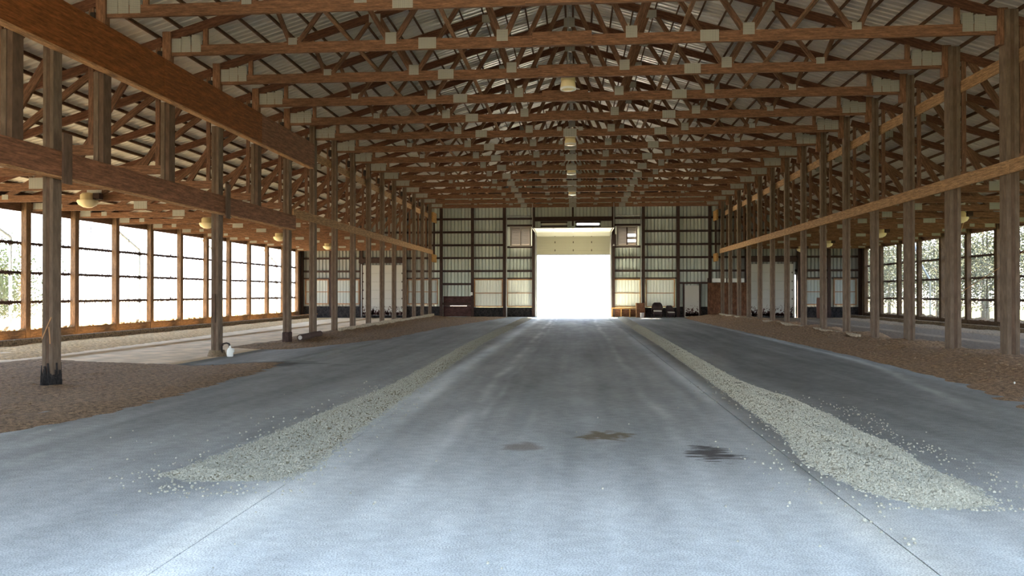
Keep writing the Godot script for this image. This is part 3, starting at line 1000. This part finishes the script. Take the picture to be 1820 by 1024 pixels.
func build_trusses():
	var near: Node3D
	var far: Node3D
	for i in 15:
		var label := "wide main-span timber roof truss with steel plates, %s" % nth(i, 15)
		var at := Vector3(0, CH, -(D0 + SP * i))
		if i == 0:
			near = thing("roof_truss", at, label, "roof truss", "main-span roof trusses")
			main_truss(near, false)
		elif i == 5:
			far = thing("roof_truss", at, label, "roof truss", "main-span roof trusses")
			main_truss(far, true)
		else:
			dup(near if i < 5 else far, "roof_truss", at, label)
	for s in [-1, 1]:
		var first := 5 if s < 0 else 7
		var n := 21 - first
		var proto: Node3D
		for k in n:
			var at := Vector3(0, CH, -(D0 + SP * (first + k - 6)) - 0.08)
			var label := "%s aisle lean-to timber truss, %s" % ["left" if s < 0 else "right", nth(k, n)]
			if k == 0:
				proto = thing("aisle_truss", at, label, "roof truss", "aisle trusses on the %s" % ("left" if s < 0 else "right"))
				aisle_truss(proto, s)
			else:
				dup(proto, "aisle_truss", at, label)
	# boards lying along the bottom chords
	for e in [[-4.87, "outer left"], [-2.5, "inner left"], [2.5, "inner right"], [4.87, "outer right"]]:
		var l := BACK - D0 + 1.0
		var o := part("brace_board", box(0.09, 0.04, l, 0.004, e[0]), M.brace, self, Vector3(e[0], CH + 0.265, -(D0 - 0.9 + l * 0.5)))
		tag(o, "%s long thin board lying across the main truss bottom chords" % e[1], "brace")

# ------------------------------------------------------------------ posts and headers
func post_at(x: float, d: float, base: float, top: float, w: float, dp: float, label: String, group: String, side: int):
	var t := thing("timber_post", Vector3(x, base, -d), label, "post", group)
	var h := top - base
	# three plies, the middle one of another tone
	part("ply", box(w * 0.36, h, dp, 0.008, d), M.post, t, Vector3(-w * 0.32, h * 0.5, 0))
	part("ply", box(w * 0.28, h, dp - 0.012, 0.004, d + 0.4), M.post_side, t, Vector3(0, h * 0.5, 0))
	part("ply", box(w * 0.36, h, dp, 0.008, d + 0.7), M.post, t, Vector3(w * 0.32, h * 0.5, 0))
	return t

func build_posts():
	var g := "timber posts of the left row"
	var t: Node3D = post_at(-9.14, 13.2, -0.2, 6.0, 0.2, 0.24, "left row timber post nearest the camera, blackened and splintered at its foot", "", -1)
	var st := start()
	for k in 34:
		var a := TAU * k / 34.0
		var hgt := rng.randf_range(0.08, 0.42)
		add_box(st, Vector3(0.035, hgt, 0.035), Vector3(0.1 * signf(cos(a)) * minf(1.0, absf(cos(a)) * 1.4), 0.1 + hgt * 0.5, 0.125 * signf(sin(a)) * minf(1.0, absf(sin(a)) * 1.4)), 0.008, Basis.from_euler(Vector3(rng.randf_range(-0.12, 0.12), rng.randf() * 1.5, rng.randf_range(-0.12, 0.12))))
	add_box(st, Vector3(0.225, 0.3, 0.265), Vector3(0, 0.15, 0), 0.01)
	part("charred_foot", st.commit(), M.black, t)
	part("splinter", box(0.016, 0.42, 0.012), M.pale_wood, t, Vector3(0.0, 1.13, 0.135), Vector3(0, 0, -0.42))
	part("splinter", box(0.014, 0.3, 0.012), M.pale_wood, t, Vector3(0.055, 1.0, 0.135), Vector3(0, 0, 0.08))
	var lefts := [8, 10, 11, 12, 13, 14, 15, 16, 17, 18, 19, 20]
	for k in lefts.size():
		var n: int = lefts[k]
		var d: float = D0 + SP * (n - 6)
		var top := 5.9 if n <= 10 else 7.48
		var what := "left row timber post, "
		if k == 0: what = "left row timber post beside the white jug, under the header joint"
		elif k == 1: what = "left row timber post beside the short log"
		else: what += "%s from the back wall" % ORD[lefts.size() - k]
		t = post_at(-PX, d, -0.2, top, 0.2, 0.26 if n < 12 else 0.2, what, g, -1)
		if k == 0:
			part("patch_board", box(0.1, 0.75, 0.03), M.post_side, t, Vector3(-0.03, 1.35, 0.145))
			part("concrete_foot", lathe([Vector2(0.0, 0.27), Vector2(0.19, 0.26), Vector2(0.24, 0.1), Vector2(0.3, 0.0)], 12), M.curb, t)
		if k == 1:
			part("mud_foot", box(0.24, 0.5, 0.3, 0.03), M.old, t, Vector3(0, 0.25, 0))
	for n in range(7, 21):
		var d: float = D0 + SP * (n - 6)
		var wide := 0.26 if n < 9 else 0.2
		post_at(9.3, d, -0.1, 7.5, wide, 0.28 if n < 10 else 0.2, "right row timber post, %s" % nth(n - 7, 14), "timber posts of the right row", 1)
	# stub posts standing on the low header
	for n in [5, 6, 7, 9]:
		var d: float = D0 + SP * (n - 6)
		var o := thing("stub_post", Vector3(-PX, 4.0, -d), "short grey timber stub post between the two left headers, %s from the near end" % ORD[[5, 6, 7, 9].find(n)], "stub post", "stub posts between the left headers")
		part("ply", box(0.1, 1.92, 0.28, 0.006, d), M.post, o, Vector3(-0.05, 0.95, 0))
		part("ply", box(0.1, 1.92, 0.26, 0.006, d + 0.5), M.post_side, o, Vector3(0.055, 0.95, 0))

func run_board(called: String, x: float, y0: float, y1: float, d0: float, d1: float, thick: float, m: Material, parent: Node, off := 0.0):
	return part(called, box(thick, y1 - y0, d1 - d0, 0.008, off), m, parent, Vector3(x, (y0 + y1) * 0.5, -(d0 + d1) * 0.5))

func build_headers():
	var t := thing("timber_header", Vector3.ZERO, "deep orange-brown upper timber header over the near left openings", "header")
	run_board("beam_piece", -8.95, 5.9, 6.76, 8.0, 16.5, 0.16, M.header, t, 0.0)
	run_board("beam_piece", -8.95, 5.9, 6.76, 16.51, 21.9, 0.15, M.header, t, 0.7)
	run_board("beam_piece", -8.96, 5.92, 6.76, 21.91, 26.5, 0.13, M.header_low, t, 1.3)
	run_board("lit_underside", -8.95, 5.86, 5.9, 8.0, 26.3, 0.17, M.pale_wood, t, 0.2)  # pale strip paints the lit underside of the upper header
	t = thing("timber_header", Vector3.ZERO, "lower timber header carrying the stub posts on the left", "header")
	run_board("beam_piece", -8.95, 3.62, 4.07, 8.0, 19.5, 0.14, M.header_low, t, 0.4)
	run_board("beam_piece", -8.95, 3.62, 4.07, 19.51, 24.7, 0.12, M.header_low, t, 0.9)
	run_board("lit_underside", -8.95, 3.585, 3.62, 8.0, 24.6, 0.15, M.pale_wood, t, 0.6)  # light on the lower header's underside, done as a pale strip
	for d in [13.2, 19.65]:
		part("cleat", box(0.04, 0.9, 0.24, 0.004, d), M.post_side, t, Vector3(-8.86, 3.95, -d))
	for s in [-1, 1]:
		var side := "left" if s < 0 else "right"
		t = thing("timber_rail", Vector3.ZERO, "pale horizontal timber rail crossing the %s posts at mid height" % side, "rail")
		var r0 := 24.6 if s < 0 else 6.0
		var xi := -8.95 if s < 0 else 9.13
		var pieces := 4
		for k in pieces:
			var a := lerpf(r0, BACK - 1.3, float(k) / pieces)
			var b := lerpf(r0, BACK - 1.3, float(k + 1) / pieces)
			run_board("rail_board", xi, 4.02, 4.3, a, b - 0.01, 0.05, M.rail, t, k * 0.4)
		t = thing("timber_rail", Vector3.ZERO, "pale timber rail behind the tops of the %s posts" % side, "rail")
		for k in pieces:
			var a := lerpf(26.6 if s < 0 else 16.0, BACK - 1.3, float(k) / pieces)
			var b := lerpf(26.6 if s < 0 else 16.0, BACK - 1.3, float(k + 1) / pieces)
			run_board("rail_board", -9.28 if s < 0 else 9.46, 6.38, 6.66, a, b - 0.01, 0.05, M.rail, t, k * 0.3)
		for e in [[6.12, 6.76, "upper"], [3.55, 4.05, "lower"]]:
			t = thing("timber_header", Vector3.ZERO, "short fresh orange %s header between the %s post row and back wall" % [e[2], side], "header")
			run_board("beam_piece", s * 8.98, e[0], e[1], BACK - 1.25, BACK - 0.08, 0.12, M.fresh, t, 0.3)
		t = thing("stub_post", Vector3(s * 8.99, 4.05, -(BACK - 0.62)), "dark stub post between the two fresh headers at the %s back corner" % side, "stub post")
		part("ply", box(0.1, 2.08, 0.14, 0.0), M.old, t, Vector3(0, 1.04, 0))

# ------------------------------------------------------------------ lamps
func build_lamps():
	var proto: Node3D
	var hang := [20.6, 28.3, 35.3, 42.8]
	for k in 4:
		var label := "cream high-bay lamp under the ridge, %s" % nth(k, 4)
		var at := Vector3(0.0, 6.95, -hang[k])
		if k == 0:
			proto = thing("high_bay_lamp", at, label, "lamp", "high-bay lamps along the ridge line")
			part("shade", lathe([Vector2(0.2, 0.0), Vector2(0.205, 0.03), Vector2(0.195, 0.12), Vector2(0.18, 0.19), Vector2(0.17, 0.2)], 24), M.lamp, proto)
			part("rim", lathe([Vector2(0.17, 0.0), Vector2(0.17, -0.02), Vector2(0.21, -0.02), Vector2(0.21, 0.03)], 24), M.white, proto)
			part("housing", lathe([Vector2(0.17, 0.2), Vector2(0.19, 0.21), Vector2(0.19, 0.28), Vector2(0.16, 0.4), Vector2(0.06, 0.46), Vector2(0.0, 0.46)], 24), M.lamp_top, proto)
			part("lens", lathe([Vector2(0.0, -0.05), Vector2(0.1, -0.04), Vector2(0.17, 0.0)], 24), M.lamp, proto)
			part("stem", box(0.03, 2.95, 0.03), M.galv, proto, Vector3(0, 1.93, 0))
		else:
			dup(proto, "high_bay_lamp", at, label)
	var aisle: Node3D
	for e in [[-14.15, [21.83, 29.27, 36.71, 44.15], "left"], [14.0, [29.27, 36.71, 44.15, 49.11], "right"]]:
		for k in 4:
			var label := "cream bowl lamp on the %s aisle trusses, %s" % [e[2], nth(k, 4)]
			var at := Vector3(e[0], 4.08, -e[1][k])
			if aisle == null:
				aisle = thing("bowl_lamp", at, label, "lamp", "bowl lamps in the aisles")
				var bowl := part("bowl", lathe([Vector2(0.0, -0.02), Vector2(0.12, 0.0), Vector2(0.24, 0.07), Vector2(0.29, 0.16), Vector2(0.28, 0.2), Vector2(0.0, 0.2)], 24), M.lamp, aisle)
				part("housing", lathe([Vector2(0.2, 0.2), Vector2(0.2, 0.36), Vector2(0.14, 0.42), Vector2(0.0, 0.42)], 20), M.lamp_top, aisle)
				part("ballast_box", box(0.2, 0.18, 0.2, 0.01), M.old, aisle, Vector3(0.32, 0.32, 0))
				part("hanger", box(0.12, 0.14, 0.24), M.galv, aisle, Vector3(0, 0.32, -0.25))
			else:
				dup(aisle, "bowl_lamp", at, label)

# ------------------------------------------------------------------ things at the back wall
func build_back_things():
	var z := -BACK
	# big sectional door, raised, its upper sections lying on the horizontal tracks
	var d := Node3D.new()
	d.name = "door_1"
	add_child(d)
	tag(d, "big cream sectional door, three quarters raised over the bright opening", "door", "", "structure")
	var w := 4.72
	for e in [[4.05, 4.31], [4.305, 4.83], [4.825, 5.25]]:
		var sec := part("door_section", box(w, e[1] - e[0], 0.05, 0.012), M.cream, d, Vector3(0.025, (e[0] + e[1]) * 0.5, z + 0.2))
		for x in [-1.175, 0.0, 1.175]:
			if x == 0.0:
				for q in [-0.3, 0.0, 0.3]: part("rib", box(w - 0.1, 0.02, 0.012, 0.003), M.cream, sec, Vector3(0, q * (e[1] - e[0]), 0.03))
			part("hinge", box(0.05, 0.12, 0.03, 0.005), M.old, sec, Vector3(x, (e[1] - e[0]) * 0.5, 0.04))
	part("door_section", box(w, 0.56, 0.05, 0.012), M.cream, d, Vector3(0.025, 5.36, z + 0.4), Vector3(0.95, 0, 0))
	for k in 6:
		var sec := part("door_section", box(w, 0.05, 0.52, 0.012), M.cream, d, Vector3(0.025, 5.47, z + 0.86 + k * 0.54))
		for x in [-1.175, 0.0, 1.175]:
			part("stiffener", box(0.06, 0.03, 0.5), M.galv, sec, Vector3(x, -0.04, 0))
	part("bottom_seal", box(w, 0.06, 0.05), M.galv, d, Vector3(0.025, 4.03, z + 0.2))
	for s in [-1, 1]:
		var x: float = 0.025 + s * 2.42
		part("track", tube([Vector3(x, 0.0, z + 0.24), Vector3(x, 5.0, z + 0.24), Vector3(x, 5.3, z + 0.4), Vector3(x, 5.44, z + 0.7), Vector3(x, 5.44, z + 4.1)], 0.03, 6), M.galv, d)
		part("track_hanger", box(0.04, 1.5, 0.04), M.galv, d, Vector3(x, 6.2, z + 4.0))
	part("torsion_shaft", tube([Vector3(-2.6, 5.75, z + 0.35), Vector3(2.65, 5.75, z + 0.35)], 0.03, 8), M.galv, d)
	# man door
	d = Node3D.new()
	d.name = "door_2"
	add_child(d)
	tag(d, "white man door with a scuffed muddy lower half", "door", "", "structure")
	part("door_leaf", box(0.92, 2.02, 0.05, 0.006), M.door_dirty, d, Vector3(7.58, 1.04, z + 0.06))
	part("lintel", box(1.9, 0.12, 0.12), M.old, d, Vector3(7.65, 2.2, z + 0.06))
	for x in [7.07, 8.09]:
		part("door_jamb", box(0.1, 2.15, 0.1), M.old, d, Vector3(x, 1.07, z + 0.05))
	part("door_knob", lathe([Vector2(0, 0.05), Vector2(0.03, 0.035), Vector2(0.03, 0.015), Vector2(0.012, 0.0)], 12), M.galv, d, Vector3(7.95, 1.0, z + 0.085), Vector3(PI / 2, 0, 0))
	mud(d, 7.14, 8.02, 0.05, 0.75, z + 0.088, 120)
	# closed sectional doors in the aisles
	var k := 3
	for s in [-1, 1]:
		d = Node3D.new()
		d.name = "door_%d" % k
		k += 1
		add_child(d)
		tag(d, "closed white sectional door in the %s aisle, muddy at the bottom" % ("left" if s < 0 else "right"), "door", "", "structure")
		var cx: float = s * 12.52
		for j in 6:
			part("door_section", box(2.75, 0.545, 0.05, 0.008), M.door_dirty, d, Vector3(cx, 0.35 + j * 0.555, z + 0.1))
		part("bottom_seal", box(2.75, 0.09, 0.05), M.black, d, Vector3(cx, 0.04, z + 0.1))
		for e in [-1.42, 1.42]:
			part("track", box(0.05, 3.45, 0.06), M.galv, d, Vector3(cx + e, 1.73, z + 0.12))
		for e in [-1.3, 0.0, 1.3]:
			for j in 5:
				part("hinge", box(0.05, 0.1, 0.02), M.old, d, Vector3(cx + e, 0.63 + j * 0.555, z + 0.135))
		part("lintel", box(3.2, 0.3, 0.14), M.old, d, Vector3(cx, 3.68, z + 0.1))
		mud(d, cx - 1.35, cx + 1.35, 0.08, 0.8, z + 0.13, 260)
	# shuttered fan openings
	for s in [-1, 1]:
		var x0: float = -4.04 if s < 0 else 2.85
		var x1: float = -2.75 if s < 0 else 4.1
		var t := thing("louver_shutter", Vector3((x0 + x1) * 0.5, 4.58, z), "pale slatted fan shutter %s of the big door, %s" % ["left" if s < 0 else "right", "fully closed" if s < 0 else "two slats open to daylight"], "shutter")
		var ww := x1 - x0
		for y in [0.04, 1.27]:
			part("frame", box(ww + 0.12, 0.1, 0.1, 0.006), M.slat, t, Vector3(0, y, 0.04))
		for x in [-ww * 0.5 + 0.01, ww * 0.5 - 0.01]:
			part("frame", box(0.12, 1.16, 0.1, 0.006), M.slat, t, Vector3(x, 0.655, 0.04))
		part("mullion", box(0.08, 1.16, 0.06), M.dark_rail if s > 0 else M.slat, t, Vector3(0, 0.655, 0.03))
		for h in [-1, 1]:
			for j in 13:
				var y := 0.12 + j * 0.088
				var open: bool = s > 0 and h > 0 and (j == 2 or j == 3 or j == 6 or j == 7)
				if open and (j == 3 or j == 7): continue
				part("slat", box(ww * 0.5 - 0.075, 0.108, 0.012), M.slat, t, Vector3(h * ww * 0.25, y, 0.03), Vector3(-1.3 if open else -0.45, 0, 0))
	# plywood sheet with a bucket before it
	var t := thing("plywood_sheet", Vector3(4.3, 0.02, z + 0.55), "small brown plywood sheet leaning beside the big door", "plywood")
	part("sheet", box(0.56, 0.95, 0.03, 0.004), M.ply, t, Vector3(0, 0.44, 0), Vector3(-0.28, 0, 0))
	part("batten", box(0.06, 0.95, 0.04), M.pale_wood, t, Vector3(-0.28, 0.44, 0.03), Vector3(-0.28, 0, 0))
	t = thing("bucket", Vector3(4.36, 0.0, z + 1.0), "pale bucket before the small plywood sheet", "bucket")
	var pail := part("pail", lathe([Vector2(0.0, 0.02), Vector2(0.11, 0.0), Vector2(0.13, 0.29), Vector2(0.14, 0.29), Vector2(0.14, 0.31), Vector2(0.125, 0.31), Vector2(0.105, 0.03), Vector2(0.0, 0.03)], 20), M.cushion, t)
	part("bail_handle", tube([Vector3(-0.135, 0.29, 0), Vector3(-0.1, 0.22, 0.1), Vector3(0, 0.19, 0.14), Vector3(0.1, 0.22, 0.1), Vector3(0.135, 0.29, 0)], 0.005, 6), M.galv, pail)
	# two tub chairs
	for e in [[5.35, 1.0, "large dark round-backed chair with a pale seat", 0.0], [6.16, 0.8, "small dark round-backed chair right of the large one", 0.35]]:
		t = thing("tub_chair", Vector3(e[0], 0.0, z + 0.7), e[2], "chair")
		t.rotation.y = e[3]
		t.scale = Vector3.ONE * e[1]
		tub_chair(t)
	# framing crib below the window right of the door
	t = thing("timber_crib", Vector3(3.35, 0, z + 0.12), "low orange-lit timber frame under the window right of the big door", "frame")
	part("top_rail", box(1.75, 0.08, 0.14, 0.005), M.fresh, t, Vector3(0, 0.58, 0))
	for x in [-0.83, -0.25, 0.3, 0.83]:
		part("upright", box(0.07, 0.54, 0.1, 0.004), M.fresh, t, Vector3(x, 0.27, 0))
	part("back_board", box(1.7, 0.5, 0.02), M.ply, t, Vector3(0, 0.27, -0.06))
	# plywood partition by the right corner
	t = thing("plywood_partition", Vector3(9.7, 0, z + 0.5), "tall brown plywood partition at the end of the right post row", "partition")
	part("sheet", box(1.2, 2.2, 0.03, 0.004), M.ply, t, Vector3(-0.6, 1.1, 0))
	part("sheet", box(1.2, 2.2, 0.03, 0.004, 0.6), M.ply, t, Vector3(0.605, 1.1, 0))
	part("cap_strip", box(2.0, 0.24, 0.03, 0.004), M.white, t, Vector3(0.1, 2.36, -0.05))
	for x in [-1.15, 0.0, 1.15]:
		part("upright", box(0.08, 2.5, 0.08), M.old, t, Vector3(x, 1.25, -0.06))
	# barrel
	t = thing("barrel", Vector3(15.0, 0.03, z + 2.2), "brown barrel standing in the right aisle with a white tub on it", "barrel")
	part("drum", lathe([Vector2(0, 0), Vector2(0.27, 0.0), Vector2(0.29, 0.03), Vector2(0.3, 0.4), Vector2(0.315, 0.42), Vector2(0.3, 0.44), Vector2(0.3, 0.85), Vector2(0.315, 0.87), Vector2(0.3, 0.89), Vector2(0.29, 1.2), Vector2(0.27, 1.24), Vector2(0, 1.24)], 24), M.barrel, t)
	t = thing("tub", Vector3(15.0, 1.272, z + 2.2), "small white tub standing on the brown barrel", "tub")
	part("pot", lathe([Vector2(0, 0), Vector2(0.12, 0.0), Vector2(0.14, 0.11), Vector2(0.15, 0.11), Vector2(0.15, 0.13), Vector2(0.0, 0.13)], 20), M.white, t)
	part("lid_rim", lathe([Vector2(0.15, 0.12), Vector2(0.155, 0.13), Vector2(0.155, 0.145), Vector2(0, 0.15)], 20), M.cushion, t)
	# white switch box on a stud
	t = thing("switch_box", Vector3(-6.6, 1.5, z + 0.16), "small white switch box on a stud of the back wall", "switch box")
	var case := part("case", box(0.14, 0.2, 0.08, 0.01), M.white, t)
	part("switch", box(0.03, 0.06, 0.03, 0.004), M.galv, case, Vector3(0, 0.0, 0.05))
	# conduit up the stud left of the door and over
	for s in [-1, 1]:
		var x := -4.3 if s < 0 else 4.36
		var o := part("conduit", tube([Vector3(x, 0.0, z + 0.18), Vector3(x, 6.55, z + 0.18), Vector3(x - s * 1.6, 6.55, z + 0.18)], 0.03, 8), M.galv, self)
		tag(o, "grey conduit climbing the back wall %s of the big door" % ("left" if s < 0 else "right"), "conduit")
	t = thing("control_box", Vector3(2.62, 4.95, z + 0.28), "dark box unit on the stud between the big door and right shutter", "control unit")
	part("case", box(0.3, 0.75, 0.25, 0.02), M.seat, t)
	part("knob", lathe([Vector2(0, 0.04), Vector2(0.05, 0.03), Vector2(0.06, 0.0)], 12), M.galv, t, Vector3(0, -0.3, 0.125), Vector3(PI / 2, 0, 0))

func mud(parent: Node3D, x0: float, x1: float, y0: float, y1: float, z: float, count: int):
	var st := start()
	for k in count:
		var y := y0 + (y1 - y0) * pow(rng.randf(), 2.2)
		var r := rng.randf_range(0.012, 0.05) * (1.3 - (y - y0) / (y1 - y0))
		add_box(st, Vector3(r * 2.0, r * rng.randf_range(1.5, 4.0), 0.006), Vector3(rng.randf_range(x0 + 0.05, x1 - 0.05), maxf(y, y0 + r * 2.0), z), 0.002, Basis.from_euler(Vector3(0, 0, rng.randf_range(-0.8, 0.8))))
	var o := part("mud_spatter", st.commit(), M.ply_dark, parent)
	o.set_meta("kind", "stuff")

func tub_chair(t: Node3D):
	# a curved shell back, cushion, base and four legs
	var st := start()
	st.set_smooth_group(1)
	var n := 20
	var prof := func(a: float, k: int) -> Vector3:
		var top := 0.50 + 0.42 * smooth(0.15, 0.85, sin(a))
		var y: float = [0.3, top, top + 0.03, 0.3][k]
		var r: float = [0.33, 0.39, 0.33, 0.26][k]
		return Vector3(r * cos(a), y, -r * sin(a) * 0.95)
	for i in n:
		var a0 := lerpf(-0.25, PI + 0.25, float(i) / n)
		var a1 := lerpf(-0.25, PI + 0.25, float(i + 1) / n)
		for k in 4:
			var q := [prof.call(a0, k), prof.call(a1, k), prof.call(a1, (k + 1) % 4), prof.call(a0, (k + 1) % 4)]
			for j in [0, 2, 1, 0, 3, 2]: st.add_vertex(q[j])
	st.generate_normals()
	part("shell_back", st.commit(), M.seat, t)
	part("seat", box(0.5, 0.1, 0.5, 0.03), M.cushion, t, Vector3(0, 0.42, 0.03))
	part("base", box(0.54, 0.18, 0.54, 0.03), M.seat, t, Vector3(0, 0.28, 0.02))
	for x in [-0.22, 0.22]:
		for zz in [-0.2, 0.24]:
			part("leg", box(0.05, 0.2, 0.05, 0.006), M.old, t, Vector3(x, 0.1, zz))

# ------------------------------------------------------------------ small things on the floor
func build_small():
	var d := D0 + SP * 2
	var t := thing("water_hydrant", Vector3(-8.86, -0.12, -d + 0.08), "bent dark water pipe at the foot of the left post beside the jug", "pipe")
	part("pipe", tube([Vector3(-0.12, 0.0, 0), Vector3(-0.12, 0.34, 0), Vector3(0.0, 0.37, 0), Vector3(0.08, 0.35, 0), Vector3(0.09, 0.2, 0)], 0.022, 10), M.bracket, t)
	part("valve", lathe([Vector2(0, 0), Vector2(0.04, 0.0), Vector2(0.04, 0.05), Vector2(0, 0.05)], 12), M.old, t, Vector3(-0.12, 0.3, 0))
	t = thing("plastic_jug", Vector3(-8.74, -0.1, -d + 0.12), "white plastic jug at the foot of the left post", "jug")
	var jug := part("body", lathe([Vector2(0, 0), Vector2(0.07, 0.0), Vector2(0.08, 0.02), Vector2(0.08, 0.16), Vector2(0.05, 0.22), Vector2(0.022, 0.24), Vector2(0.022, 0.28), Vector2(0, 0.28)], 20), M.white, t)
	part("handle", tube([Vector3(0.05, 0.21, 0), Vector3(0.1, 0.2, 0), Vector3(0.1, 0.12, 0), Vector3(0.07, 0.1, 0)], 0.011, 8), M.white, jug)
	# log lying behind the third left post
	t = thing("log", Vector3(-8.75, 0.1, -24.7), "short dark log with a pale sawn end beside a left post", "log")
	part("trunk", tube([Vector3(0, 0, 0), Vector3(-0.05, 0.0, -0.9), Vector3(0.02, 0.03, -1.9)], 0.105, 14), M.old, t)
	part("sawn_end", lathe([Vector2(0, 0.012), Vector2(0.035, 0.01), Vector2(0.07, 0.0)], 14), M.cushion, t, Vector3(0, 0, 0.01), Vector3(PI / 2, 0, 0))
	# boards lying in the far left corner by the sill
	t = thing("loose_board", Vector3(-17.3, 0.14, -48.5), "loose pale board lying at the far left corner", "board")
	part("board", box(0.14, 0.04, 2.6, 0.004), M.pale_wood, t, Vector3.ZERO, Vector3(0.04, -0.5, 0))
	# pale chip on the dirt, right
	t = thing("stone_chip", Vector3(7.32, 0.09, -13.3), "single pale chip on the right dirt bank", "stone")
	part("chip", rock(2), M.white, t)
	t.get_child(0).scale = Vector3(0.012, 0.03, 0.012)
	# wires in the right aisle
	for e in [[Vector3(17.4, 3.3, -37.2), Vector3(15.2, 4.3, -31.5), "upper"], [Vector3(17.5, 1.35, -37.4), Vector3(17.3, 3.9, -29.0), "lower"]]:
		var o := part("slack_wire", tube([e[0], (e[0] + e[1]) * 0.5 - Vector3(0, 0.04, 0), e[1]], 0.012, 6), M.pale_wood, self)
		tag(o, "%s thin wire slanting across the right aisle windows" % e[2], "wire")

# ------------------------------------------------------------------ outside
func build_outside():
	# downspouts seen through the glazing
	for k in [0, 3, 6, 9]:
		var d: float = 24.56 + 2.537 * k - 0.3
		var x := -WX - 0.42
		var o := part("downspout", tube([Vector3(x - 0.45, 4.35, -d + 1.3), Vector3(x - 0.1, 3.95, -d + 1.1), Vector3(x, 3.4, -d), Vector3(x, -0.2, -d)], 0.05, 8), M.galv, self)
		tag(o, "grey downspout outside the left glazing, %s from the near end" % ORD[k / 3], "downspout", "downspouts outside the left glazing")
	var o2 := part("downspout", tube([Vector3(WX + 0.9, 4.3, -44.8), Vector3(WX + 0.45, 3.3, -43.2), Vector3(WX + 0.42, 2.2, -41.8), Vector3(WX + 0.42, -0.2, -41.8)], 0.05, 8), M.galv, self)
	tag(o2, "dark slanting downspout outside the right glazing", "downspout")
	# trees: a few by the near left corner, a thick row along the right side
	var spots := [[-23.6, 29.9, 4.0, "left"], [-25.6, 31.4, 4.6, "left"], [-24.5, 26.0, 4.0, "left"]]
	for k in 12: spots.append([23.6 + rng.randf_range(-0.6, 1.8), 37.0 + k * 3.1 + rng.randf_range(-0.5, 0.5), rng.randf_range(6.5, 8.0), "right"])
	var seen := {"left": 0, "right": 0}
	for e in spots:
		var side: String = e[3]
		var label := "leafy tree outside the %s glazing, %s from the near end" % [side, ORD[seen[side]]]
		seen[side] += 1
		tree(Vector3(e[0], -0.3, -e[1]), e[2], label, side)

func tree(at: Vector3, h: float, label: String, side: String):
	var t := thing("tree", at, label, "tree", "trees outside the %s glazing" % side)
	part("trunk", lathe([Vector2(0.14, 0.0), Vector2(0.09, h * 0.3), Vector2(0.05, h * 0.75), Vector2(0.0, h * 0.9)], 8), M.bark, t)
	var st := start()
	for k in 9:
		var a := rng.randf() * TAU
		var y := h * rng.randf_range(0.15, 0.7)
		add_tube(st, [Vector3(0, y, 0), Vector3(cos(a) * h * 0.14, y + h * 0.1, sin(a) * h * 0.14), Vector3(cos(a) * h * 0.28, y + h * 0.14, sin(a) * h * 0.28)], 0.02, 5)
	part("branches", st.commit(), M.bark, t)
	var leaf := start()
	for f in [1.0, -1.0]:
		tri(leaf, Vector3(-0.5, 0, 0), Vector3(0, 0.12 * f, 0.24 * f), Vector3(0.5, 0, 0), Vector2.ZERO, Vector2.ZERO, Vector2.ZERO, Vector3.UP)
	var count := 8000 if side == "left" else 9000
	var mm := MultiMesh.new()
	mm.transform_format = MultiMesh.TRANSFORM_3D
	mm.use_colors = true
	mm.mesh = leaf.commit()
	mm.instance_count = count
	for i in count:
		var v := Vector3(rng.randfn(0, 0.20), rng.randfn(0.5, 0.2), rng.randfn(0, 0.20)) * h
		if v.y < 0.8: v.y = 0.8 + rng.randf() * h * 0.5
		var s := rng.randf_range(0.07, 0.15) if side == "left" else rng.randf_range(0.08, 0.18)
		mm.set_instance_transform(i, Transform3D(Basis.from_euler(Vector3(rng.randf() * 6.3, rng.randf() * 6.3, rng.randf() * 6.3)).scaled(Vector3.ONE * s), v))
		var c := rng.randf_range(0.7, 1.0)
		mm.set_instance_color(i, Color(c, c, c * 0.8))
	var mi := MultiMeshInstance3D.new()
	mi.name = "crown"
	mi.multimesh = mm
	mi.material_override = M.leaf_light if side == "left" else M.leaf
	t.add_child(mi)
	mi.set_meta("kind", "stuff")
